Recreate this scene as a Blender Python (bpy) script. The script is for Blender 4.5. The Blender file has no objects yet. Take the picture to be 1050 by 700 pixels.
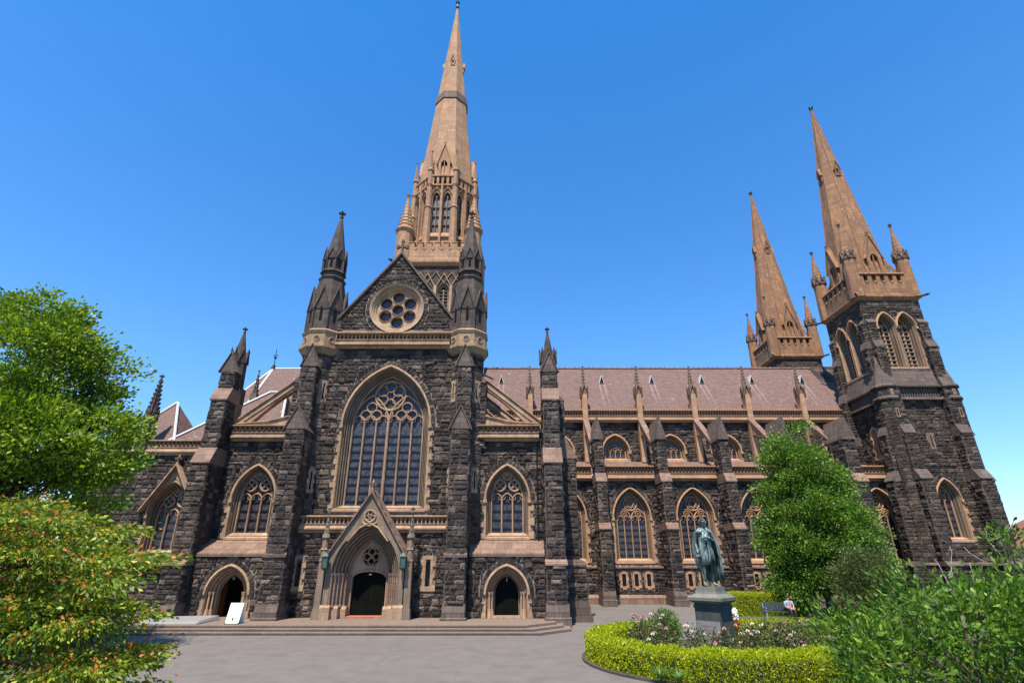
import bpy, bmesh, math, random
import numpy as np
from mathutils import Vector, Matrix
from mathutils.geometry import tessellate_polygon
R = math.radians
random.seed(7)
rng = np.random.default_rng(11)
SC = bpy.context.scene
COL = SC.collection

# ---------------------------------------------------------------- camera
cam = bpy.data.objects.new('camera', bpy.data.cameras.new('camera'))
COL.objects.link(cam)
SC.camera = cam
cam.location = (0, 0, 3.3)
cam.rotation_euler = (R(90 + 22.58), 0, 0)
cam.data.sensor_width = 36
cam.data.lens = 18.55
cam.data.clip_end = 3000

# ---------------------------------------------------------------- world, sun, exposure
SUN_EL = 64
SUN_AZ = 17            # degrees left of the view direction's rear (sun stands behind-left of the camera)
wd = bpy.data.worlds.new("World")
SC.world = wd
wd.use_nodes = True
nt = wd.node_tree
nt.nodes.clear()
sky = nt.nodes.new('ShaderNodeTexSky')
sky.sky_type = 'NISHITA'
sky.sun_disc = False
sky.sun_elevation = R(SUN_EL)
sky.sun_rotation = R(180 + SUN_AZ)
sky.altitude = 0
sky.air_density = 1.0
sky.dust_density = 0.25
sky.ozone_density = 2.2
bg = nt.nodes.new('ShaderNodeBackground')
bg.inputs['Strength'].default_value = 0.125
wo = nt.nodes.new('ShaderNodeOutputWorld')
tint = nt.nodes.new('ShaderNodeMix'); tint.data_type = 'RGBA'; tint.blend_type = 'MULTIPLY'
tint.inputs[0].default_value = 1.0; tint.inputs[7].default_value = (0.36, 0.98, 1.40, 1)
tc = nt.nodes.new('ShaderNodeTexCoord'); sx_ = nt.nodes.new('ShaderNodeSeparateXYZ'); nt.links.new(tc.outputs['Generated'], sx_.inputs[0])
cr_ = nt.nodes.new('ShaderNodeValToRGB'); nt.links.new(sx_.outputs[2], cr_.inputs[0])
cr_.color_ramp.elements[0].position = 0.0; cr_.color_ramp.elements[0].color = (0.68, 0.80, 1.0, 1)
e_ = cr_.color_ramp.elements.new(0.32); e_.color = (0.50, 0.90, 1.25, 1)
cr_.color_ramp.elements[2].position = 0.8; cr_.color_ramp.elements[2].color = (0.24, 0.86, 1.32, 1)
nt.links.new(cr_.outputs[0], tint.inputs[7])
nt.links.new(sky.outputs[0], tint.inputs[6]); nt.links.new(tint.outputs[2], bg.inputs[0])
nt.links.new(bg.outputs[0], wo.inputs[0])
sl = bpy.data.lights.new('sun', 'SUN')
sl.energy = 5.0
sl.angle = R(0.5)
sl.color = (1.0, 0.91, 0.79)
sun = bpy.data.objects.new('sun', sl)
COL.objects.link(sun)
sdir = Vector((-math.sin(R(SUN_AZ)) * math.cos(R(SUN_EL)), -math.cos(R(SUN_AZ)) * math.cos(R(SUN_EL)), math.sin(R(SUN_EL))))
sun.rotation_euler = sdir.to_track_quat('Z', 'Y').to_euler()
sun.location = (-30, -30, 60)
SC.view_settings.view_transform = 'Standard'
SC.view_settings.look = 'None'
SC.view_settings.exposure = 0.8
SC.view_settings.gamma = 1

# ---------------------------------------------------------------- materials
def new_mat(name):
    m = bpy.data.materials.new(name)
    m.use_nodes = True
    t = m.node_tree
    b = t.nodes['Principled BSDF']
    return m, t, b

class G:
    """tiny node-graph helper"""
    def __init__(s, t): s.t = t
    def n(s, typ, **k):
        x = s.t.nodes.new(typ)
        for a, v in k.items(): setattr(x, a, v)
        return x
    def l(s, a, b): s.t.links.new(a, b)
    def math(s, op, a, b=None, c=None):
        x = s.n('ShaderNodeMath', operation=op)
        for i, v in enumerate((a, b, c)):
            if v is None: continue
            if isinstance(v, (int, float)): x.inputs[i].default_value = v
            else: s.l(v, x.inputs[i])
        return x.outputs[0]
    def vmath(s, op, a, b=None):
        x = s.n('ShaderNodeVectorMath', operation=op)
        for i, v in enumerate((a, b)):
            if v is None: continue
            if isinstance(v, tuple): x.inputs[i].default_value = v
            else: s.l(v, x.inputs[i])
        return x
    def mix(s, f, a, b, blend='MIX'):
        x = s.n('ShaderNodeMix', data_type='RGBA', blend_type=blend)
        for sock, v in ((x.inputs[0], f), (x.inputs[6], a), (x.inputs[7], b)):
            if isinstance(v, (int, float)): sock.default_value = v
            elif isinstance(v, tuple): sock.default_value = (*v, 1)
            else: s.l(v, sock)
        return x.outputs[2]
    def ramp(s, f, stops):
        x = s.n('ShaderNodeValToRGB')
        e = x.color_ramp.elements
        while len(e) < len(stops): e.new(0.5)
        for i, (p, c) in enumerate(stops):
            e[i].position = p
            e[i].color = (*c, 1) if isinstance(c, tuple) else (c, c, c, 1)
        s.l(f, x.inputs[0])
        return x.outputs[0]
    def noise(s, vec, scale, detail=4, rough=0.6, dim='3D'):
        x = s.n('ShaderNodeTexNoise', noise_dimensions=dim)
        x.inputs['Scale'].default_value = scale
        x.inputs['Detail'].default_value = detail
        x.inputs['Roughness'].default_value = rough
        if vec is not None: s.l(vec, x.inputs['W' if dim == '1D' else 'Vector'])
        return x
    def wallcoord(s):
        g = s.n('ShaderNodeNewGeometry')
        cr = s.vmath('CROSS_PRODUCT', g.outputs['True Normal'], (0, 0, 1))
        no = s.vmath('NORMALIZE', cr.outputs[0])
        u = s.vmath('DOT_PRODUCT', g.outputs['Position'], no.outputs[0]).outputs['Value']
        sp = s.n('ShaderNodeSeparateXYZ')
        s.l(g.outputs['Position'], sp.inputs[0])
        return g.outputs['Position'], u, sp.outputs['Z']

def bricktex(g, u, v, w, h, mortar, smooth=0.1, c1=0.0, c2=1.0, squash=1.0, sf=2, off=0.5):
    cb = g.n('ShaderNodeCombineXYZ')
    g.l(u, cb.inputs[0]); g.l(v, cb.inputs[1])
    b = g.n('ShaderNodeTexBrick')
    b.offset = off; b.squash = squash; b.squash_frequency = sf
    g.l(cb.outputs[0], b.inputs['Vector'])
    b.inputs['Color1'].default_value = (c1, c1, c1, 1)
    b.inputs['Color2'].default_value = (c2, c2, c2, 1)
    b.inputs['Mortar'].default_value = (0.5, 0.5, 0.5, 1)
    b.inputs['Scale'].default_value = 1
    b.inputs['Mortar Size'].default_value = mortar
    b.inputs['Mortar Smooth'].default_value = smooth
    b.inputs['Brick Width'].default_value = w
    b.inputs['Row Height'].default_value = h
    return b

def stone_rock(name, dark, light, mortar, w=0.62, h=0.31, bump=1.0, msize=0.016):
    m, t, b = new_mat(name); g = G(t)
    P, u, v = g.wallcoord()
    n1 = g.noise(v, 1.7, 1, 0.5, '1D')
    v2 = g.math('ADD', v, g.math('MULTIPLY', g.math('SUBTRACT', n1.outputs['Factor' if 'Factor' in n1.outputs else 0], 0.5), 0.55))
    wob = g.noise(P, 2.6, 2, 0.5)
    sp = g.n('ShaderNodeSeparateColor'); g.l(wob.outputs['Color'], sp.inputs[0])
    u2 = g.math('ADD', u, g.math('MULTIPLY', g.math('SUBTRACT', sp.outputs[0], 0.5), 0.10))
    v3 = g.math('ADD', v2, g.math('MULTIPLY', g.math('SUBTRACT', sp.outputs[1], 0.5), 0.05))
    bt = bricktex(g, u2, v3, w, h, msize, 0.15, squash=0.62, sf=3)
    fine = g.noise(P, 9, 5, 0.65)
    cc = g.n('ShaderNodeCombineXYZ'); g.l(g.math('MULTIPLY', u, 0.62), cc.inputs[0]); g.l(v, cc.inputs[1]); g.l(g.math('MULTIPLY', bt.outputs['Color'], 3.0), cc.inputs[2])
    mid = g.noise(cc.outputs[0], 4.6, 3, 0.55)
    big = g.noise(P, 0.25, 3, 0.6)
    base = g.mix(bt.outputs['Color'], dark, light)
    tone = g.ramp(fine.outputs[0], [(0.3, 0.62), (0.72, 1.35)])
    base = g.mix(1.0, base, tone, 'MULTIPLY')
    tone2 = g.ramp(big.outputs[0], [(0.32, (0.82, 0.80, 0.84)), (0.7, (1.2, 1.12, 1.04))])
    base = g.mix(1.0, base, tone2, 'MULTIPLY')
    pale = g.ramp(mid.outputs[0], [(0.60, 0.0), (0.74, 1.0)])
    base = g.mix(g.math('MULTIPLY', pale, 0.35), base, (light[0] * 1.9, light[1] * 1.75, light[2] * 1.65))
    mfade = g.ramp(g.noise(P, 1.1, 4, 0.7).outputs[0], [(0.36, 0.12), (0.62, 1.0)])
    colr = g.mix(g.math('MULTIPLY', bt.outputs['Fac'], mfade), base, mortar)
    g.l(colr, b.inputs['Base Color'])
    b.inputs['Roughness'].default_value = 0.85
    b.inputs['Specular IOR Level'].default_value = 0.3
    hh = g.math('ADD', g.math('MULTIPLY', mid.outputs[0], 1.5), g.math('MULTIPLY', fine.outputs[0], 0.45))
    hh = g.math('ADD', hh, g.math('MULTIPLY', bt.outputs['Color'], 0.3))
    hh = g.math('MULTIPLY', g.math('ADD', hh, 0.35), g.math('SUBTRACT', 1.0, bt.outputs['Fac']))
    bp = g.n('ShaderNodeBump')
    bp.inputs['Strength'].default_value = bump
    bp.inputs['Distance'].default_value = 0.34
    g.l(hh, bp.inputs['Height'])
    g.l(bp.outputs[0], b.inputs['Normal'])
    return m

def stone_smooth(name, c1, c2, w=0.9, h=0.4, joint=0.6, stain=(0.35, 0.28, 0.22), stainamt=0.6, bump=0.35, spots=0.0, nscale=0.6):
    m, t, b = new_mat(name); g = G(t)
    P, u, v = g.wallcoord()
    bt = bricktex(g, u, v, w, h, 0.012, 0.1, squash=0.8, sf=2)
    big = g.noise(P, nscale, 5, 0.65)
    fine = g.noise(P, 14, 4, 0.6)
    # streaks run down the stone
    mp = g.n('ShaderNodeMapping'); mp.inputs['Scale'].default_value = (2.2, 2.2, 0.28)
    g.l(P, mp.inputs[0])
    strk = g.noise(mp.outputs[0], 1.3, 5, 0.7)
    f = g.math('ADD', g.math('MULTIPLY', bt.outputs['Color'], 0.75), g.math('MULTIPLY', g.math('SUBTRACT', big.outputs[0], 0.3), 0.8))
    base = g.mix(f, c1, c2)
    tone = g.ramp(fine.outputs[0], [(0.25, 0.8), (0.75, 1.18)])
    base = g.mix(1.0, base, tone, 'MULTIPLY')
    sfac = g.math('MULTIPLY', g.ramp(strk.outputs[0], [(0.44, 0.0), (0.62, 1.0)]), stainamt)
    base = g.mix(sfac, base, (c1[0] * stain[0] * 1.15, c1[1] * stain[1] * 1.2, c1[2] * stain[2] * 1.35))
    if spots:
        sn = g.noise(P, 1.9, 6, 0.75)
        base = g.mix(g.math('MULTIPLY', g.ramp(sn.outputs[0], [(0.62, 0.0), (0.68, 1.0)]), spots), base, (0.62, 0.58, 0.53))
    colr = g.mix(g.math('MULTIPLY', bt.outputs['Fac'], joint), base, (c1[0] * 0.42, c1[1] * 0.4, c1[2] * 0.4))
    g.l(colr, b.inputs['Base Color'])
    b.inputs['Roughness'].default_value = 0.82
    b.inputs['Specular IOR Level'].default_value = 0.3
    hh = g.math('ADD', g.math('MULTIPLY', fine.outputs[0], 0.3), g.math('MULTIPLY', g.math('SUBTRACT', 1.0, bt.outputs['Fac']), 0.5))
    hh = g.math('ADD', hh, g.math('MULTIPLY', bt.outputs['Color'], 0.15))
    bp = g.n('ShaderNodeBump'); bp.inputs['Strength'].default_value = bump; bp.inputs['Distance'].default_value = 0.04
    g.l(hh, bp.inputs['Height']); g.l(bp.outputs[0], b.inputs['Normal'])
    return m

def slate(name, c1, c2):
    m, t, b = new_mat(name); g = G(t)
    P, u, v = g.wallcoord()
    bt = bricktex(g, u, v, 0.34, 0.2, 0.008, 0.1)
    big = g.noise(P, 0.35, 5, 0.6)
    fine = g.noise(P, 5, 5, 0.7)
    sp = g.noise(P, 1.6, 6, 0.8)
    base = g.mix(g.math('ADD', g.math('MULTIPLY', bt.outputs['Color'], 0.6), g.math('MULTIPLY', big.outputs[0], 0.4)), c1, c2)
    base = g.mix(1.0, base, g.ramp(fine.outputs[0], [(0.3, 0.8), (0.7, 1.2)]), 'MULTIPLY')
    lich = g.ramp(sp.outputs[0], [(0.635, 0.0), (0.68, 1.0)])
    base = g.mix(g.math('MULTIPLY', lich, 0.65), base, (0.62, 0.58, 0.54))
    base = g.mix(g.math('MULTIPLY', bt.outputs['Fac'], 0.7), base, (c1[0] * .4, c1[1] * .4, c1[2] * .4))
    if name == 'roof_slate':   # run-off streaks below the roof vents
        sp2 = g.n('ShaderNodeSeparateXYZ'); g.l(P, sp2.inputs[0])
        fx = g.math('FRACT', g.math('DIVIDE', g.math('ADD', sp2.outputs[0], 100 * 5.62 - 10.05 + 2.81), 5.62))
        dx = g.math('ABSOLUTE', g.math('SUBTRACT', fx, 0.5))
        line = g.math('SUBTRACT', 1.0, g.math('MULTIPLY', g.math('ABSOLUTE', g.math('SUBTRACT', dx, 0.045)), 55)); line = g.math('MAXIMUM', line, 0.0)
        below = g.math('MULTIPLY', g.math('LESS_THAN', sp2.outputs[2], 21.7), g.ramp(g.math('DIVIDE', g.math('SUBTRACT', sp2.outputs[2], 18.0), 4.0), [(0.0, 0.0), (1.0, 0.75)]))
        inx = g.math('GREATER_THAN', sp2.outputs[0], -3.2)
        base = g.mix(g.math('MULTIPLY', g.math('MULTIPLY', line, below), g.math('MULTIPLY', inx, fine.outputs[0])), base, (0.5, 0.46, 0.43))
    g.l(base, b.inputs['Base Color'])
    b.inputs['Roughness'].default_value = 0.85; b.inputs['Specular IOR Level'].default_value = 0.2
    bp = g.n('ShaderNodeBump'); bp.inputs['Strength'].default_value = 0.5; bp.inputs['Distance'].default_value = 0.03
    g.l(g.math('ADD', bt.outputs['Color'], g.math('SUBTRACT', 1.0, bt.outputs['Fac'])), bp.inputs['Height'])
    g.l(bp.outputs[0], b.inputs['Normal'])
    return m

def leaded(name, c1, c2, lead, pitch=0.16, rough=0.25):
    m, t, b = new_mat(name); g = G(t)
    P, u, v = g.wallcoord()
    p = g.math('ADD', u, v); q = g.math('SUBTRACT', u, v)
    def line(x):
        fr = g.math('FRACT', g.math('DIVIDE', x, pitch))
        return g.math('LESS_THAN', g.math('ABSOLUTE', g.math('SUBTRACT', fr, 0.5)), 0.085)
    L = g.math('MAXIMUM', line(p), line(q))
    cb = g.n('ShaderNodeCombineXYZ')
    g.l(g.math('FLOOR', g.math('DIVIDE', p, pitch)), cb.inputs[0]); g.l(g.math('FLOOR', g.math('DIVIDE', q, pitch)), cb.inputs[1])
    wn = g.n('ShaderNodeTexWhiteNoise'); g.l(cb.outputs[0], wn.inputs['Vector'])
    base = g.mix(wn.outputs['Value'], c1, c2)
    base = g.mix(L, base, lead)
    g.l(base, b.inputs['Base Color'])
    g.l(g.math('ADD', rough, g.math('MULTIPLY', wn.outputs['Value'], 0.25)), b.inputs['Roughness'])
    bp = g.n('ShaderNodeBump'); bp.inputs['Strength'].default_value = 0.25; bp.inputs['Distance'].default_value = 0.02
    g.l(g.math('ADD', wn.outputs['Value'], L), bp.inputs['Height']); g.l(bp.outputs[0], b.inputs['Normal'])
    return m

def plain(name, c, rough=0.6, metal=0.0, var=0.25, nscale=4.0, bump=0.1):
    m, t, b = new_mat(name); g = G(t)
    ge = g.n('ShaderNodeNewGeometry')
    n = g.noise(ge.outputs['Position'], nscale, 5, 0.65)
    f = g.ramp(n.outputs[0], [(0.3, 1 - var), (0.7, 1 + var)])
    g.l(g.mix(1.0, c, f, 'MULTIPLY'), b.inputs['Base Color'])
    b.inputs['Roughness'].default_value = rough
    b.inputs['Metallic'].default_value = metal
    bp = g.n('ShaderNodeBump'); bp.inputs['Strength'].default_value = bump; bp.inputs['Distance'].default_value = 0.02
    g.l(n.outputs[0], bp.inputs['Height']); g.l(bp.outputs[0], b.inputs['Normal'])
    return m

def leafmat(name, stops, trans=0.35, rough=0.45, nscale=0.8, tip=None):
    m, t, b = new_mat(name); g = G(t)
    ge = g.n('ShaderNodeNewGeometry')
    n = g.noise(ge.outputs['Position'], nscale, 3, 0.6)
    f = g.math('ADD', g.math('MULTIPLY', ge.outputs['Random Per Island'], 0.6), g.math('MULTIPLY', n.outputs[0], 0.45))
    c = g.ramp(f, stops)
    if tip:
        at = g.n('ShaderNodeAttribute'); at.attribute_name = 'tip'
        tf = g.math('MULTIPLY', at.outputs['Fac'], g.math('GREATER_THAN', ge.outputs['Random Per Island'], 0.62))
        c = g.mix(tf, c, tip)
    g.l(c, b.inputs['Base Color'])
    b.inputs['Roughness'].default_value = rough
    b.inputs['Specular IOR Level'].default_value = 0.35
    tr = g.n('ShaderNodeBsdfTranslucent')
    g.l(g.mix(1.0, c, (1.5, 1.6, 0.7), 'MULTIPLY'), tr.inputs[0])
    mx = g.n('ShaderNodeMixShader'); mx.inputs[0].default_value = trans
    out = t.nodes['Material Output']
    g.l(b.outputs[0], mx.inputs[1]); g.l(tr.outputs[0], mx.inputs[2]); g.l(mx.outputs[0], out.inputs[0])
    return m

M = {}
M['rock'] = stone_rock('bluestone', (0.026, 0.021, 0.019), (0.092, 0.071, 0.061), (0.30, 0.235, 0.185), msize=0.014)
M['rock_tower'] = stone_rock('bluestone_tower', (0.030, 0.023, 0.019), (0.100, 0.074, 0.060), (0.20, 0.15, 0.11), w=0.55, h=0.3, msize=0.012)
M['dark'] = stone_smooth('dark_ashlar', (0.040, 0.031, 0.026), (0.105, 0.079, 0.064), 0.8, 0.42, 0.7, (0.5, 0.5, 0.5), 0.5)
M['weather'] = stone_smooth('weathering_ashlar', (0.16, 0.098, 0.07), (0.26, 0.165, 0.115), 0.9, 0.36, 0.8, (0.5, 0.5, 0.5), 0.5)
M['weatherdark'] = stone_smooth('dark_weathering', (0.085, 0.062, 0.05), (0.155, 0.112, 0.088), 0.9, 0.36, 0.8, (0.5, 0.5, 0.5), 0.5)
M['sand'] = stone_smooth('sandstone', (0.46, 0.308, 0.190), (0.29, 0.185, 0.110), 0.7, 0.36, 0.5, (0.42, 0.38, 0.38), 0.75)
M['sandband'] = stone_smooth('band_sandstone', (0.40, 0.27, 0.16), (0.29, 0.185, 0.105), 0.8, 0.4, 0.5, (0.4, 0.38, 0.38), 0.7)
M['sandgrey'] = stone_smooth('weathered_sandstone', (0.27, 0.195, 0.13), (0.17, 0.125, 0.088), 0.8, 0.4, 0.4, (0.4, 0.4, 0.42), 0.8)
M['sandwarm'] = stone_smooth('warm_sandstone', (0.47, 0.285, 0.165), (0.34, 0.195, 0.11), 0.8, 0.4, 0.5, (0.5, 0.45, 0.45), 0.5)
M['spire'] = stone_smooth('spire_sandstone', (0.46, 0.262, 0.140), (0.31, 0.168, 0.086), 1.1, 0.42, 0.7, (0.45, 0.45, 0.5), 0.75, nscale=0.35)
M['spireband'] = stone_smooth('brown_spire_band', (0.23, 0.15, 0.11), (0.17, 0.11, 0.08), 1.2, 0.4, 0.5)
M['westspire'] = stone_smooth('stained_spire_stone', (0.37, 0.188, 0.088), (0.20, 0.100, 0.048), 1.0, 0.42, 0.65, (0.4, 0.42, 0.5), 0.95, spots=0.5, nscale=0.35)
M['slate'] = slate('roof_slate', (0.120, 0.074, 0.062), (0.190, 0.120, 0.100))
M['flash'] = plain('white_flashing', (0.50, 0.49, 0.48), 0.5, 0, 0.12)
M['lead'] = plain('lead', (0.16, 0.16, 0.17), 0.5, 0.3)
M['glass'] = leaded('leaded_glass', (0.035, 0.03, 0.035), (0.085, 0.07, 0.075), (0.012, 0.012, 0.014), 0.2)
M['glassblue'] = leaded('meshed_glass', (0.012, 0.013, 0.020), (0.065, 0.064, 0.088), (0.015, 0.015, 0.02), 0.19, 0.4)
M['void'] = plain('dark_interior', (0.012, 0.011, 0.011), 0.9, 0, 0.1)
M['door'] = plain('green_black_door', (0.005, 0.006, 0.005), 0.8, 0, 0.3, 3, 0.1)
M['iron'] = plain('black_iron', (0.02, 0.02, 0.02), 0.5, 0.6)
M['verdigris'] = plain('verdigris', (0.022, 0.065, 0.05), 0.6, 0.2, 0.35, 6)
M['lampglass'] = plain('lamp_glass', (0.05, 0.085, 0.07), 0.35)
M['step'] = stone_smooth('step_stone', (0.175, 0.125, 0.092), (0.235, 0.172, 0.13), 1.6, 0.5, 0.5, (0.5, 0.5, 0.5), 0.35)
M['stepdark'] = stone_smooth('step_bluestone', (0.06, 0.048, 0.04), (0.09, 0.072, 0.06), 1.6, 0.5, 0.5, (0.5, 0.5, 0.5), 0.35)
M['mat'] = plain('terracotta_tile', (0.36, 0.13, 0.075), 0.8)
M['white'] = plain('white_board', (0.80, 0.80, 0.78), 0.5, 0, 0.03)
M['ramp'] = plain('grey_ramp', (0.22, 0.21, 0.20), 0.7, 0, 0.12)
M['wood'] = plain('bench_wood', (0.035, 0.05, 0.055), 0.6, 0, 0.3)
M['grey_metal'] = plain('bench_metal', (0.22, 0.24, 0.25), 0.5, 0.2)
M['red'] = plain('red_plastic', (0.62, 0.035, 0.02), 0.45, 0, 0.05)
M['whitep'] = plain('white_plastic', (0.8, 0.78, 0.75), 0.4, 0, 0.03)
M['bark'] = plain('bark', (0.09, 0.07, 0.055), 0.9, 0, 0.4, 6, 0.6)
M['twig'] = plain('pale_twig', (0.22, 0.18, 0.155), 0.8, 0, 0.3, 8, 0.3)
M['shirt'] = plain('blue_shirt', (0.16, 0.30, 0.62), 0.8, 0, 0.12, 8)
M['trousers'] = plain('dark_trousers', (0.03, 0.012, 0.02), 0.8)
M['skin'] = plain('skin', (0.45, 0.27, 0.19), 0.6, 0, 0.05)
M['hair'] = plain('dark_hair', (0.02, 0.015, 0.012), 0.7)
M['brownroof'] = slate('brown_roof', (0.20, 0.085, 0.06), (0.27, 0.12, 0.085))
M['render'] = plain('rendered_wall', (0.30, 0.22, 0.19), 0.9)

def blockmat(name, lo, hi, accent):
    m, t, b = new_mat(name); g = G(t)
    ge = g.n('ShaderNodeNewGeometry'); P = ge.outputs['Position']; rnd = ge.outputs['Random Per Island']
    fine = g.noise(P, 11, 5, 0.7); mid = g.noise(P, 4.0, 4, 0.6); big = g.noise(P, 0.22, 4, 0.6)
    mp = g.n('ShaderNodeMapping'); mp.inputs['Scale'].default_value = (1.1, 1.1, 0.12); g.l(P, mp.inputs[0])
    strk = g.noise(mp.outputs[0], 1.2, 4, 0.65)
    f = g.math('ADD', g.math('MULTIPLY', rnd, 0.62), g.math('MULTIPLY', mid.outputs[0], 0.42))
    base = g.ramp(f, [(0.12, lo), (0.62, tuple((a + c) / 2 for a, c in zip(lo, hi))), (0.92, hi)])
    acc = g.math('MULTIPLY', g.ramp(g.math('FRACT', g.math('MULTIPLY', rnd, 7.31)), [(0.80, 0.0), (0.9, 0.75)]), 1.0)
    base = g.mix(acc, base, accent)
    base = g.mix(1.0, base, g.ramp(fine.outputs[0], [(0.28, 0.55), (0.74, 1.5)]), 'MULTIPLY')
    base = g.mix(1.0, base, g.ramp(big.outputs[0], [(0.32, (0.78, 0.78, 0.82)), (0.70, (1.22, 1.14, 1.05))]), 'MULTIPLY')
    base = g.mix(1.0, base, g.ramp(strk.outputs[0], [(0.42, (0.62, 0.62, 0.64)), (0.60, (1.1, 1.1, 1.1))]), 'MULTIPLY')
    g.l(base, b.inputs['Base Color']); b.inputs['Roughness'].default_value = 0.8; b.inputs['Specular IOR Level'].default_value = 0.35
    bp = g.n('ShaderNodeBump'); bp.inputs['Strength'].default_value = 1.0; bp.inputs['Distance'].default_value = 0.2
    g.l(g.math('ADD', g.math('MULTIPLY', mid.outputs[0], 0.8), g.math('MULTIPLY', fine.outputs[0], 0.5)), bp.inputs['Height']); g.l(bp.outputs[0], b.inputs['Normal'])
    return m
M['block'] = blockmat('rock_faced_bluestone', (0.016, 0.0125, 0.011), (0.125, 0.095, 0.078), (0.20, 0.155, 0.122))
M['block_tower'] = blockmat('rock_faced_bluestone_tower', (0.022, 0.016, 0.013), (0.122, 0.090, 0.069), (0.18, 0.13, 0.10))
M['mortar'] = plain('mortar_bed', (0.19, 0.145, 0.11), 0.95, 0, 0.35, 1.6)

def ground_mats():
    m, t, b = new_mat('asphalt'); g = G(t)
    ge = g.n('ShaderNodeNewGeometry'); P = ge.outputs['Position']
    a = g.noise(P, 0.18, 5, 0.6); c = g.noise(P, 60, 3, 0.7); d = g.noise(P, 1.3, 6, 0.7)
    vo = g.n('ShaderNodeTexVoronoi'); vo.feature = 'DISTANCE_TO_EDGE'; vo.inputs['Scale'].default_value = 0.22
    g.l(g.vmath('ADD', P, g.noise(P, 0.5, 4, 0.7).outputs['Color']).outputs[0], vo.inputs['Vector'])
    base = g.mix(a.outputs[0], (0.118, 0.100, 0.087), (0.155, 0.133, 0.116))
    base = g.mix(1.0, base, g.ramp(c.outputs[0], [(0.3, 0.72), (0.7, 1.28)]), 'MULTIPLY')
    base = g.mix(1.0, base, g.ramp(d.outputs[0], [(0.3, 0.84), (0.7, 1.12)]), 'MULTIPLY')
    crack = g.math('LESS_THAN', vo.outputs['Distance'], 0.006)
    base = g.mix(g.math('MULTIPLY', crack, 0.3), base, (0.07, 0.06, 0.055))
    st = g.ramp(g.noise(P, 0.75, 3, 0.5).outputs[0], [(0.60, 0.0), (0.66, 0.35)])
    base = g.mix(st, base, (0.085, 0.073, 0.064))
    pv = g.n('ShaderNodeTexVoronoi'); pv.distance = 'CHEBYCHEV'; pv.inputs['Scale'].default_value = 0.13; g.l(P, pv.inputs['Vector'])
    sp = g.n('ShaderNodeSeparateColor'); g.l(pv.outputs['Color'], sp.inputs[0])
    patch = g.math('MULTIPLY', g.math('LESS_THAN', pv.outputs['Distance'], 0.2), g.math('GREATER_THAN', sp.outputs[0], 0.6))
    base = g.mix(g.math('MULTIPLY', patch, 0.35), base, (0.088, 0.077, 0.068))
    dots = g.n('ShaderNodeTexVoronoi'); dots.inputs['Scale'].default_value = 1.4; g.l(P, dots.inputs['Vector'])
    base = g.mix(g.math('MULTIPLY', g.math('LESS_THAN', dots.outputs['Distance'], 0.05), 0.6), base, (0.07, 0.055, 0.045))
    g.l(base, b.inputs['Base Color']); b.inputs['Roughness'].default_value = 0.9
    bp = g.n('ShaderNodeBump'); bp.inputs['Strength'].default_value = 0.3; bp.inputs['Distance'].default_value = 0.01
    g.l(c.outputs[0], bp.inputs['Height']); g.l(bp.outputs[0], b.inputs['Normal'])
    M['asphalt'] = m
    m, t, b = new_mat('soil_and_turf'); g = G(t)
    ge = g.n('ShaderNodeNewGeometry'); P = ge.outputs['Position']
    a = g.noise(P, 0.6, 6, 0.7); c = g.noise(P, 12, 5, 0.7)
    base = g.mix(g.ramp(a.outputs[0], [(0.4, 0.0), (0.6, 1.0)]), (0.05, 0.08, 0.02), (0.09, 0.065, 0.045))
    base = g.mix(1.0, base, g.ramp(c.outputs[0], [(0.3, 0.6), (0.7, 1.4)]), 'MULTIPLY')
    g.l(base, b.inputs['Base Color']); b.inputs['Roughness'].default_value = 0.95
    M['soil'] = m
    # bronze with green patina
    m, t, b = new_mat('patinated_bronze'); g = G(t)
    ge = g.n('ShaderNodeNewGeometry'); P = ge.outputs['Position']
    mp = g.n('ShaderNodeMapping'); mp.inputs['Scale'].default_value = (3, 3, 0.8); g.l(P, mp.inputs[0])
    a = g.noise(mp.outputs[0], 2.2, 5, 0.7)
    base = g.mix(g.ramp(a.outputs[0], [(0.40, 0.0), (0.62, 1.0)]), (0.022, 0.030, 0.028), (0.26, 0.33, 0.30))
    g.l(base, b.inputs['Base Color']); b.inputs['Roughness'].default_value = 0.5; b.inputs['Metallic'].default_value = 0.35
    M['bronze'] = m
ground_mats()
M['door'].node_tree.nodes['Principled BSDF'].inputs['Specular IOR Level'].default_value = 0.05
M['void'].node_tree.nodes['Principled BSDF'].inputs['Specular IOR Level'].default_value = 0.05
M['plaque'] = plain('plaque', (0.20, 0.19, 0.175), 0.5)
M['pedestal'] = stone_smooth('pedestal_granite', (0.045, 0.052, 0.046), (0.07, 0.078, 0.069), 4, 1.0, 0.3, (0.4, 0.5, 0.5), 0.7)
M['pedcap'] = stone_smooth('pedestal_cap', (0.19, 0.175, 0.135), (0.13, 0.13, 0.105), 4, 2, 0.2, (0.35, 0.5, 0.5), 0.9)
M['plaque'] = plain('plaque', (0.20, 0.19, 0.175), 0.5)

# ---------------------------------------------------------------- mesh helpers
ORG = {}
class Fr:
    """wall frame: u along the wall, z up, d out of the wall"""
    def __init__(s, x, y, U=(1, 0), N=(0, -1), z=0):
        s.o = Vector((x, y, z)); s.U = Vector((U[0], U[1], 0)).normalized(); s.N = Vector((N[0], N[1], 0)).normalized()
    def __call__(s, u, z, d=0): return s.o + s.U * u + Vector((0, 0, z)) + s.N * d
    def shift(s, u, d=0):
        f = Fr(0, 0); f.o = s.o + s.U * u + s.N * d; f.U = s.U; f.N = s.N
        return f

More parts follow.
